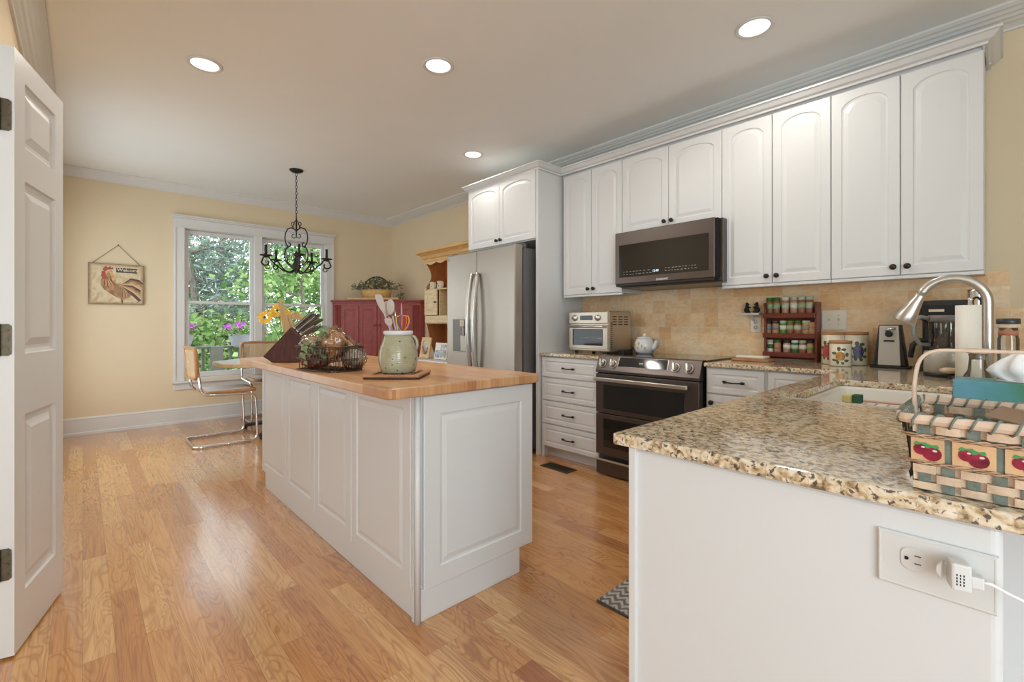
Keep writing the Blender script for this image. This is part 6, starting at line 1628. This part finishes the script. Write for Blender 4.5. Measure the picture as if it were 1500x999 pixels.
# two inner skins so that the basket is closed: vertical stakes (grey-green) and horizontal weavers (natural)
for i in range(4):
    ln = sides[i][3]; n_, w_ = stakes(ln)
    for k in range(n_):
        c_ = (k+0.5)*w_
        patch(wv2, i, c_-0.0068, c_+0.0068, z0b+0.0, z0b+BH-0.004, 0.0, m=M['splintg'])
    # weavers alternate in front of / behind the stakes
    for r_, (za, zb) in enumerate(rowsz[:3]+[(0.087, 0.099)]):
        for k in range(n_):
            s0, s1 = k*w_, (k+1)*w_
            front = (k+r_) % 2 == 0
            patch(wv3 if za > 0.08 else wv1, i, s0, s1, z0b+za, z0b+zb, 0.0022 if front else -0.0018, m=M['splint'], bulge=0.0012 if front else -0.001)
bp_(wv2.build('upright_splints', None, None)); bp_(wv1.build('woven_bands', None, None)); bp_(wv3.build('top_band', None, None))
for i in range(4):
    ln = sides[i][3]; n_, w_ = stakes(ln)
    for k in range(n_+1):
        if k % 2 == 0:
            cc0 = (k+0.5)*w_
            s0, s1 = max(0.001, cc0-w_+0.007), min(ln-0.001, cc0+w_-0.007)
            if s1-s0 < 0.008: continue
            pn, chm = MB(), MB()
            patch(pn, i, s0-0.003, s1+0.003, z0b+PZ0, z0b+PZ1, 0.0016, m=M['splintd'])
            c_ = (s0+s1)/2; zc_ = z0b+(PZ0+PZ1)/2-0.003
            if s1-s0 > 0.012:
                for (du2, dz2, r_) in ((-0.0072, 0.003, 0.0085), (0.0050, -0.002, 0.0108)):
                    q = [SP(i, c_+du2+r_*math.cos(2*PI*j/18), zc_+dz2+r_*math.sin(2*PI*j/18), 0.0022+(0.0003 if du2 > 0 else 0)) for j in range(18)]
                    k2 = chm.mi(M['cherryfruit']); f = chm.bm.faces.new([chm.bm.verts.new(v) for v in q]); f.material_index = k2
                    q = [SP(i, c_+du2+0.3*r_+0.26*r_*math.cos(2*PI*j/8), zc_+dz2+0.45*r_+0.16*r_*math.sin(2*PI*j/8), 0.0028) for j in range(8)]
                    k2 = chm.mi(M['wplastic']); f = chm.bm.faces.new([chm.bm.verts.new(v) for v in q]); f.material_index = k2
                    q = [SP(i, c_+du2+a_, zc_+dz2+b_, 0.0027) for a_, b_ in ((-0.008, r_*0.80), (-0.004, r_*0.7), (0.0, r_*0.95), (0.004, r_*0.75), (0.008, r_*0.9), (0.006, r_*1.3), (0.0, r_*1.15), (-0.005, r_*1.35))]
                    k2 = chm.mi(M['leafgreen']); f = chm.bm.faces.new([chm.bm.verts.new(v) for v in q]); f.material_index = k2
            po = bp_(pn.build('picture_splint', None, None))
            if s1-s0 > 0.012: co_ = chm.build('painted_cherries', None, None); co_.parent = po
tw = MB()
for zz in (0.0425, 0.0825):
    base_l = rect_at(z0b+zz, 0.0035); pts = []
    for a_, b_ in zip(base_l, base_l[1:]+base_l[:1]):
        nseg = max(1, int((b_-a_).length/0.0035))
        for k in range(nseg): pts.append(a_+(b_-a_)*k/nseg)
    for ph in (0, PI):
        q = []
        for j, p in enumerate(pts):
            c_ = Vector(((BX0+BX1)/2, (BY0+BY1)/2, p.z)); o_ = (p-c_).normalized(); th = j*0.75+ph
            q.append(p+o_*(0.0016*math.cos(th))+Vector((0,0,0.0018*math.sin(th))))
        tw.tube(q, 0.0015, 5, loop=True)
bp_(tw.build('twisted_reed_rows', M['twist'], None))
rim = MB()
zt2 = z0b+BH
rim.rings([rect_at(zt2-0.012, 0.0065), rect_at(zt2-0.006, 0.0085), rect_at(zt2+0.002, 0.0065), rect_at(zt2+0.002, -0.001), rect_at(zt2-0.006, -0.003), rect_at(zt2-0.012, -0.001)], loop=True, smooth=False)
bp_(rim.build('rim', M['pale'], None, 0.0012))
lash = MB()
base_l = rect_at(zt2-0.005, 0.003); pts = []
for a_, b_ in zip(base_l, base_l[1:]+base_l[:1]):
    nseg = max(1, int((b_-a_).length/0.0022))
    for k in range(nseg): pts.append(a_+(b_-a_)*k/nseg)
for sgn in (1,):
    q = []
    for j, p in enumerate(pts):
        c_ = Vector(((BX0+BX1)/2, (BY0+BY1)/2, p.z)); o_ = (p-c_); o_.z = 0; o_.normalize(); th = j*2*PI/9*1.0
        q.append(p+o_*(0.0072*math.cos(sgn*th))+Vector((0,0,0.0092*math.sin(sgn*th))))
    lash.tube(q, 0.0016, 6, loop=True)
bp_(lash.build('grey_lashing', M['splintg'], None))
ym_ = (BY0+BY1)/2
hz0 = z0b+0.02; xl, xr = BX0-0.0095, BX1+0.0095
hp2 = fillet([(xl+0.007, ym_, hz0), (xl-0.002, ym_, zt2+0.03), (xl+0.008, ym_, zt2+0.093), (xr-0.008, ym_, zt2+0.093), (xr+0.002, ym_, zt2+0.03), (xr-0.007, ym_, hz0)], 0.035, 8)
mb = MB(); rs = []
for i, p in enumerate(hp2):
    t_ = hp2[min(i+1, len(hp2)-1)]-hp2[max(i-1, 0)]; t_.normalize(); n_ = t_.cross(Vector((0,1,0))).normalized()
    rs.append([p+Vector((0,-0.0095,0))-n_*0.0024, p+Vector((0,0.0095,0))-n_*0.0024, p+Vector((0,0.0095,0))+n_*0.0024, p+Vector((0,-0.0095,0))+n_*0.0024])
mb.rings(rs, smooth=True); bp_(mb.build('bent_handle', M['pale'], None, 0.0012))
# card standing in the basket
cdv = MB(); q = Matrix.Translation((0.026, 1.025, z0b+0.106)) @ Matrix.Rotation(-0.13, 4, 'Z') @ Matrix.Rotation(0.20, 4, 'Y')
cdv.box(-0.038, 0.036, -0.066, 0.066, -0.0008, 0.0008, mtx=q)
tag(cdv.build('brown_card', mat('brown_card', (0.30, 0.19, 0.12), 0.6), None), 'brown card lying slanted inside the cherry basket', 'card')

# ================================================================== outlet on the peninsula end
YO = 0.905
op = thing('wall_outlet', 'sideways white outlet plate on the plain end of the peninsula', 'outlet', (-0.0685, YO-0.0005, 0.812))
mb = MB(); panel_slab(mb, (-0.0645, 0, -0.040), (1,0,0), (0,0,1), (0,-1,0), 0.129, 0.080, 0.006, fr=0.004, prof=((0,0),(0.0005,-0.0005)), edge=0.002)
mb.build('plate', M['wplastic'], op)
def recept(cx):
    mb = MB(); n_ = 28; ring = []
    for k in range(n_):
        a_ = 2*PI*k/n_; x_, z_ = 0.0172*math.cos(a_), 0.0172*math.sin(a_); x_ = max(-0.0142, min(0.0142, x_)); ring.append((x_, z_))
    mb.prism(ring, 0.0018, (cx, -0.0055, 0.006), (1,0,0), (0,0,1), (0,-1,0)); o = mb.build('receptacle', M['wplastic'], op, 0.0004)
    mb = MB(); mb.box(cx+0.001, cx+0.0085, -0.0078, -0.0072, 0.0115, 0.0128); mb.box(cx+0.001, cx+0.0085, -0.0078, -0.0072, 0.0002, 0.0014); mb.prism([(cx-0.0100, 0.0035), (cx-0.0075, 0.0035), (cx-0.0055, 0.0045), (cx-0.0055, 0.0078), (cx-0.0075, 0.0088), (cx-0.0100, 0.0088)], 0.0006, (0, -0.0072, 0), (1,0,0), (0,0,1), (0,-1,0))
    s_ = mb.build('slots', M['dark'], None); s_.parent = o
recept(-0.0225); 
ad = thing('plug_adapter', 'white plug-in adapter with vent holes and a clear cord, stuck in the peninsula outlet', 'plug', (-0.0505, YO-0.0085, 0.824))
rz_ = Matrix.Rotation(0.28, 4, 'Z')
MB().box(-0.008, 0.013, -0.036, -0.011, -0.0185, 0.0185, mtx=rz_).build('body', M['wplastic'], ad, 0.003)
MB().prism([(-0.014, -0.005), (-0.008, -0.012), (-0.008, 0.012), (-0.014, 0.005)], 0.010, (0, -0.016, 0), (1,0,0), (0,0,1), (0,-1,0)).build('collar', M['wplastic'], ad, 0.001)
MB().box(-0.006, 0.006, -0.0135, 0.0005, -0.006, 0.006).build('prongs', M['wplastic'], ad)
mb = MB()
for a_ in range(3):
    for b_ in range(4): mb.box(-0.003+a_*0.0035, -0.0018+a_*0.0035, -0.0365, -0.0358, -0.010+b_*0.0042, -0.0074+b_*0.0042, mtx=rz_)
mb.build('vent_holes', M['dark'], ad)
MB().box(0.012, 0.026, -0.032, -0.016, -0.012, 0.004, mtx=rz_).build('cord_plug', M['wplastic'], ad, 0.002)
MB().tube([(0.028, -0.016, -0.004), (0.040, -0.014, -0.004), (0.055, -0.014, -0.010), (0.09, -0.014, -0.020), (0.16, 0.0, -0.06), (0.24, 0.03, -0.2)], 0.0020, 8).build('cord', M['tissue'], ad)

# ================================================================== floor things
v0 = [onz(792, 684, 0), onz(833, 694, 0), onz(849, 687.5, 0), onz(806, 678, 0)]
vx0, vx1, vy0, vy1 = -2.62, -2.335, 2.765, 2.90
vt = thing('floor_register', 'bronze slotted floor register in the oak floor before the drawers', 'floor vent', ((vx0+vx1)/2, (vy0+vy1)/2, 0.0005))
mb = MB(); w_, d_ = (vx1-vx0)/2, (vy1-vy0)/2
mb.box(-w_, w_, -d_, -d_+0.016, 0, 0.005); mb.box(-w_, w_, d_-0.016, d_, 0, 0.005); mb.box(-w_, -w_+0.016, -d_+0.016, d_-0.016, 0, 0.005); mb.box(w_-0.016, w_, -d_+0.016, d_-0.016, 0, 0.005)
mb.build('frame', M['hinge'], vt, 0.001)
mb = MB()
for k in range(17): x_ = -w_+0.022+k*(2*w_-0.044)/16; mb.box(x_-0.003, x_+0.003, -d_+0.016, d_-0.016, 0.001, 0.0035)
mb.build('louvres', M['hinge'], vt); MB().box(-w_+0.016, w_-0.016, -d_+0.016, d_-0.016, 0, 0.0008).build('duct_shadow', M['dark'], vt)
rg_ = thing('woven_rug', 'grey woven rug with a dark edge on the floor beside the peninsula', 'rug', (-0.88, 2.1, 0.0005))
m, nt, b = new_mat('grey_chunky_weave'); gg = G(nt); X_, Y_, Z_ = gg.coords()
zz = gg.math('ADD', gg.math('MULTIPLY', Y_, 160.0), gg.math('MULTIPLY', gg.math('ABSOLUTE', gg.math('SUBTRACT', gg.math('FRACT', gg.math('MULTIPLY', X_, 22.0)), 0.5)), 9.0))
wv = gg.math('SINE', zz); tc = gg.n('ShaderNodeTexCoord'); nn = gg.noise(tc.outputs['Object'], 60, 3)
gg.L.new(gg.ramp(gg.math('ADD', gg.math('MULTIPLY', wv, 0.35), nn), [(0.35, (0.16, 0.145, 0.13)), (0.55, (0.40, 0.36, 0.32)), (0.8, (0.50, 0.46, 0.42))]), b.inputs['Base Color']); b.inputs['Roughness'].default_value = 0.95
gg.L.new(gg.bump(wv, 0.8, 0.004), b.inputs['Normal'])
MB().box(-0.285, 0.27, -0.515, 0.55, 0.004, 0.014).build('weave', m, rg_, 0.003)
MB().box(-0.290, 0.275, -0.520, 0.555, 0.0, 0.009).build('dark_border', mat('rug_edge', (0.07, 0.07, 0.075), 0.9, noise=0.5, nscale=150), rg_, 0.002)

# ================================================================== outside: deck, railing, petunias, trees
struct(box_obj('deck', mat('weathered_deck', (0.20, 0.17, 0.15), 0.8, noise=0.3, nscale=6, stretch=(1, 8, 1)), None, -9.6, XW-0.16, -1.0, 6.0, -0.22, -0.12))
gm = mat('woodland_ground', (0.07, 0.12, 0.035), 0.9, noise=0.5, nscale=0.8)
struct(box_obj('ground', gm, None, -60, -9.7, -25, 45, -4.2, -4.0))
rl_ = thing('deck_railing', 'dark grey deck railing with square balusters outside the window', 'railing', (-9.2, 2.5, -0.119))
dk = mat('dark_stain_rail', (0.10, 0.098, 0.105), 0.7, noise=0.2, nscale=8)
XD = -9.2; rz = onx(300, 507.5, XD).z
def lp(ob): return P_(ob, rl_)
lp(box_obj('top_rail', dk, None, XD-0.07, XD+0.07, -1.0, 6.0, rz-0.035, rz, 0.004)); lp(box_obj('bottom_rail', dk, None, XD-0.02, XD+0.02, -1.0, 6.0, 0.0, 0.06, 0.003))
y_ = -0.95
while y_ < 6.0:
    lp(box_obj('baluster', dk, None, XD-0.019, XD+0.019, y_-0.019, y_+0.019, 0.06, rz-0.035)); y_ += 0.135
for yy in (onx(314, 520, XD).y, 4.2):
    lp(box_obj('post', mat('post_green_grey', (0.11, 0.12, 0.10), 0.8), None, XD+0.02, XD+0.13, yy-0.07, yy+0.11, -0.119, rz+0.0, 0.004))
def petunia(px, py, X_, lab, s=1.0):
    c = onx(px, py, X_); r = thing('petunia_planter', lab, 'potted plant', (c.x, c.y, c.z))
    MB().lathe([(0, -0.20*s), (0.11*s, -0.20*s), (0.14*s, -0.16*s), (0.18*s, 0.0), (0.195*s, 0.03*s), (0.195*s, 0.05*s), (0.175*s, 0.05*s), (0.16*s, 0.0), (0, 0.0)], n=28).build('pot', mat('pale_blue_plastic', (0.27, 0.31, 0.36), 0.45), r)
    mb_ = MB(); 
    for k in range(700):
        a_ = random.uniform(0, 2*PI); r_ = 0.27*s*math.sqrt(random.random()); leafq(mb_, Vector((r_*math.cos(a_), r_*math.sin(a_), 0.04+random.uniform(-0.02, 0.20)*s*(1.2-r_/0.3/s*0.8))), 0.05*s, asp=0.6)
    mb_.build('leaves', M['leafbright'], r)
    mb_ = MB()
    for k in range(26):
        a_ = random.uniform(0, 2*PI); r_ = 0.27*s*math.sqrt(random.random()); cc_ = Vector((r_*math.cos(a_), r_*math.sin(a_), (0.08+random.uniform(0.03, 0.22)*(1.2-r_/0.3/s*0.7))*1.0*s))
        ax = Vector((0.8, -0.5, 0.5)).normalized(); qm = ax.to_track_quat('Z', 'Y').to_matrix().to_4x4(); qm.translation = cc_; R0 = 0.036*s
        mb_.faces([qm @ Vector((R0*(1+0.12*math.cos(5*t_))*math.cos(t_), R0*(1+0.12*math.cos(5*t_))*math.sin(t_), 0.006)) for t_ in [2*PI*j/15 for j in range(15)]]+[qm @ Vector((0, 0, -0.012))], [(j, (j+1) % 15, 15) for j in range(15)])
    mb_.build('blossoms', M['petunia'], r)
def leafmat(name, c0, c1, c2):
    m, nt, b = new_mat(name); gg = G(nt); tc = gg.n('ShaderNodeTexCoord'); nn = gg.noise(tc.outputs['Object'], 2.2, 5)
    gi = gg.n('ShaderNodeNewGeometry'); rnd = gi.outputs['Random Per Island']
    f = gg.math('ADD', gg.math('MULTIPLY', rnd, 0.6), gg.math('MULTIPLY', nn, 0.55))
    c = gg.ramp(f, [(0.25, c0), (0.55, c1), (0.85, c2)])
    d = gg.n('ShaderNodeBsdfDiffuse'); t = gg.n('ShaderNodeBsdfTranslucent'); mx = gg.n('ShaderNodeMixShader'); mx.inputs[0].default_value = 0.35
    gg.L.new(c, d.inputs[0]); gg.L.new(c, t.inputs[0]); gg.L.new(d.outputs[0], mx.inputs[1]); gg.L.new(t.outputs[0], mx.inputs[2])
    gg.L.new(mx.outputs[0], nt.nodes['Material Output'].inputs[0]); return m
M['leafbright'] = leafmat('bright_green_leaves', (0.05, 0.12, 0.035), (0.15, 0.26, 0.08), (0.33, 0.44, 0.19))
M['leafmid'] = leafmat('mid_green_leaves', (0.05, 0.12, 0.04), (0.13, 0.25, 0.09), (0.26, 0.40, 0.17))
M['needle'] = leafmat('blue_green_needles', (0.09, 0.13, 0.10), (0.18, 0.24, 0.20), (0.32, 0.39, 0.37))
M['petunia'] = mat('violet_petals', (0.26, 0.045, 0.30), 0.6, noise=0.35, nscale=14)
M['bark'] = mat('grey_bark', (0.14, 0.115, 0.095), 0.9, noise=0.4, nscale=8, stretch=(4, 4, 1))
petunia(352, 493, XD+0.06, 'pale planter of violet petunias on the deck rail near the window mullion', 0.95)
petunia(268, 493, XD+0.06, 'pale planter of petunias at the far left edge of the left window', 0.8)
random.seed(21)
def tree(name, lab, grp, px, X_, gz, h, cr, n_leaf, lm, leaf, kind='broad', trunk=0.12, cz0=0.25):
    c = onx(px, 476, X_); r = thing(name, lab, 'tree', (c.x, c.y, gz), group=grp)
    mb_ = MB(); pts = [(random.uniform(-.06, .06)*i, random.uniform(-.06, .06)*i, h*i/6) for i in range(7)]
    mb_.tube(pts, [trunk*(1-0.13*i) for i in range(7)], 9)
    ends = []
    nb_ = 26 if kind == 'pine' else 16
    for k in range(nb_):
        t_ = random.uniform(cz0, 0.98); a_ = random.uniform(0, 2*PI); L_ = cr*random.uniform(0.5, 1.0)*(1.15-t_*0.75 if kind == 'pine' else 1.0)
        i = min(5, int(t_*6)); f = t_*6-i; b0 = Vector(pts[i]).lerp(Vector(pts[i+1]), f)
        e = b0+Vector((L_*math.cos(a_), L_*math.sin(a_), L_*random.uniform(-0.1, 0.35)))
        mid = b0.lerp(e, 0.5)+Vector((0, 0, 0.1*L_)); mb_.tube([b0, mid, e], [trunk*0.28, trunk*0.16, trunk*0.06], 5); ends += [b0.lerp(e, 0.45), mid, e, b0.lerp(e, 0.8)]
    mb_.build('trunk', M['bark'], r)
    lb = MB(); per = n_leaf//len(ends)
    for e in ends:
        rad = cr*0.30
        for k in range(per):
            o_ = Vector((random.gauss(0, 1), random.gauss(0, 1), random.gauss(0, 0.7)))*rad*0.6
            leafq(lb, Vector(e)+o_, leaf*random.uniform(0.7, 1.3), asp=0.16 if kind == 'pine' else 0.6)
    lb.build('foliage', lm, r)
    return r
# nearer bright shrubs below, taller trees behind
for i, (px, X_, h, cr) in enumerate(((262, -12.6, 5.05, 1.5), (300, -13.4, 5.15, 1.5), (345, -12.8, 5.0, 1.5), (392, -13.0, 5.5, 1.6), (438, -12.4, 7.4, 1.9), (484, -13.2, 7.6, 1.9))):
    tree('leafy_tree', 'bright green leafy tree just beyond the deck railing', 'bright leafy trees beyond the deck', px, X_, -4.0, h, cr, 3600, M['leafbright'], 0.15, cz0=0.30)
for i, (px, X_, h, cr) in enumerate(((225, -19.5, 8.5, 2.4), (292, -18.5, 8.0, 2.2), (335, -20.5, 8.6, 2.2), (420, -19.0, 9.0, 2.5), (468, -20.0, 9.5, 2.5), (510, -18.0, 9.0, 2.4))):
    tree('woodland_tree', 'mid green woodland tree standing behind the bright leafy trees', 'woodland trees behind the deck', px, X_, -4.0, h, cr, 3400, M['leafmid'], 0.19, cz0=0.2)
for i, (px, X_, h, cr) in enumerate(((284, -15.0, 11.0, 2.0), (330, -16.2, 10.5, 1.9), (382, -17.0, 11.5, 2.0))):
    tree('pine_tree', 'tall thin pine with bare trunk showing through the left window', 'pines seen through the window', px, X_, -4.0, h, cr, 3600, M['needle'], 0.24, 'pine', 0.16, 0.45)
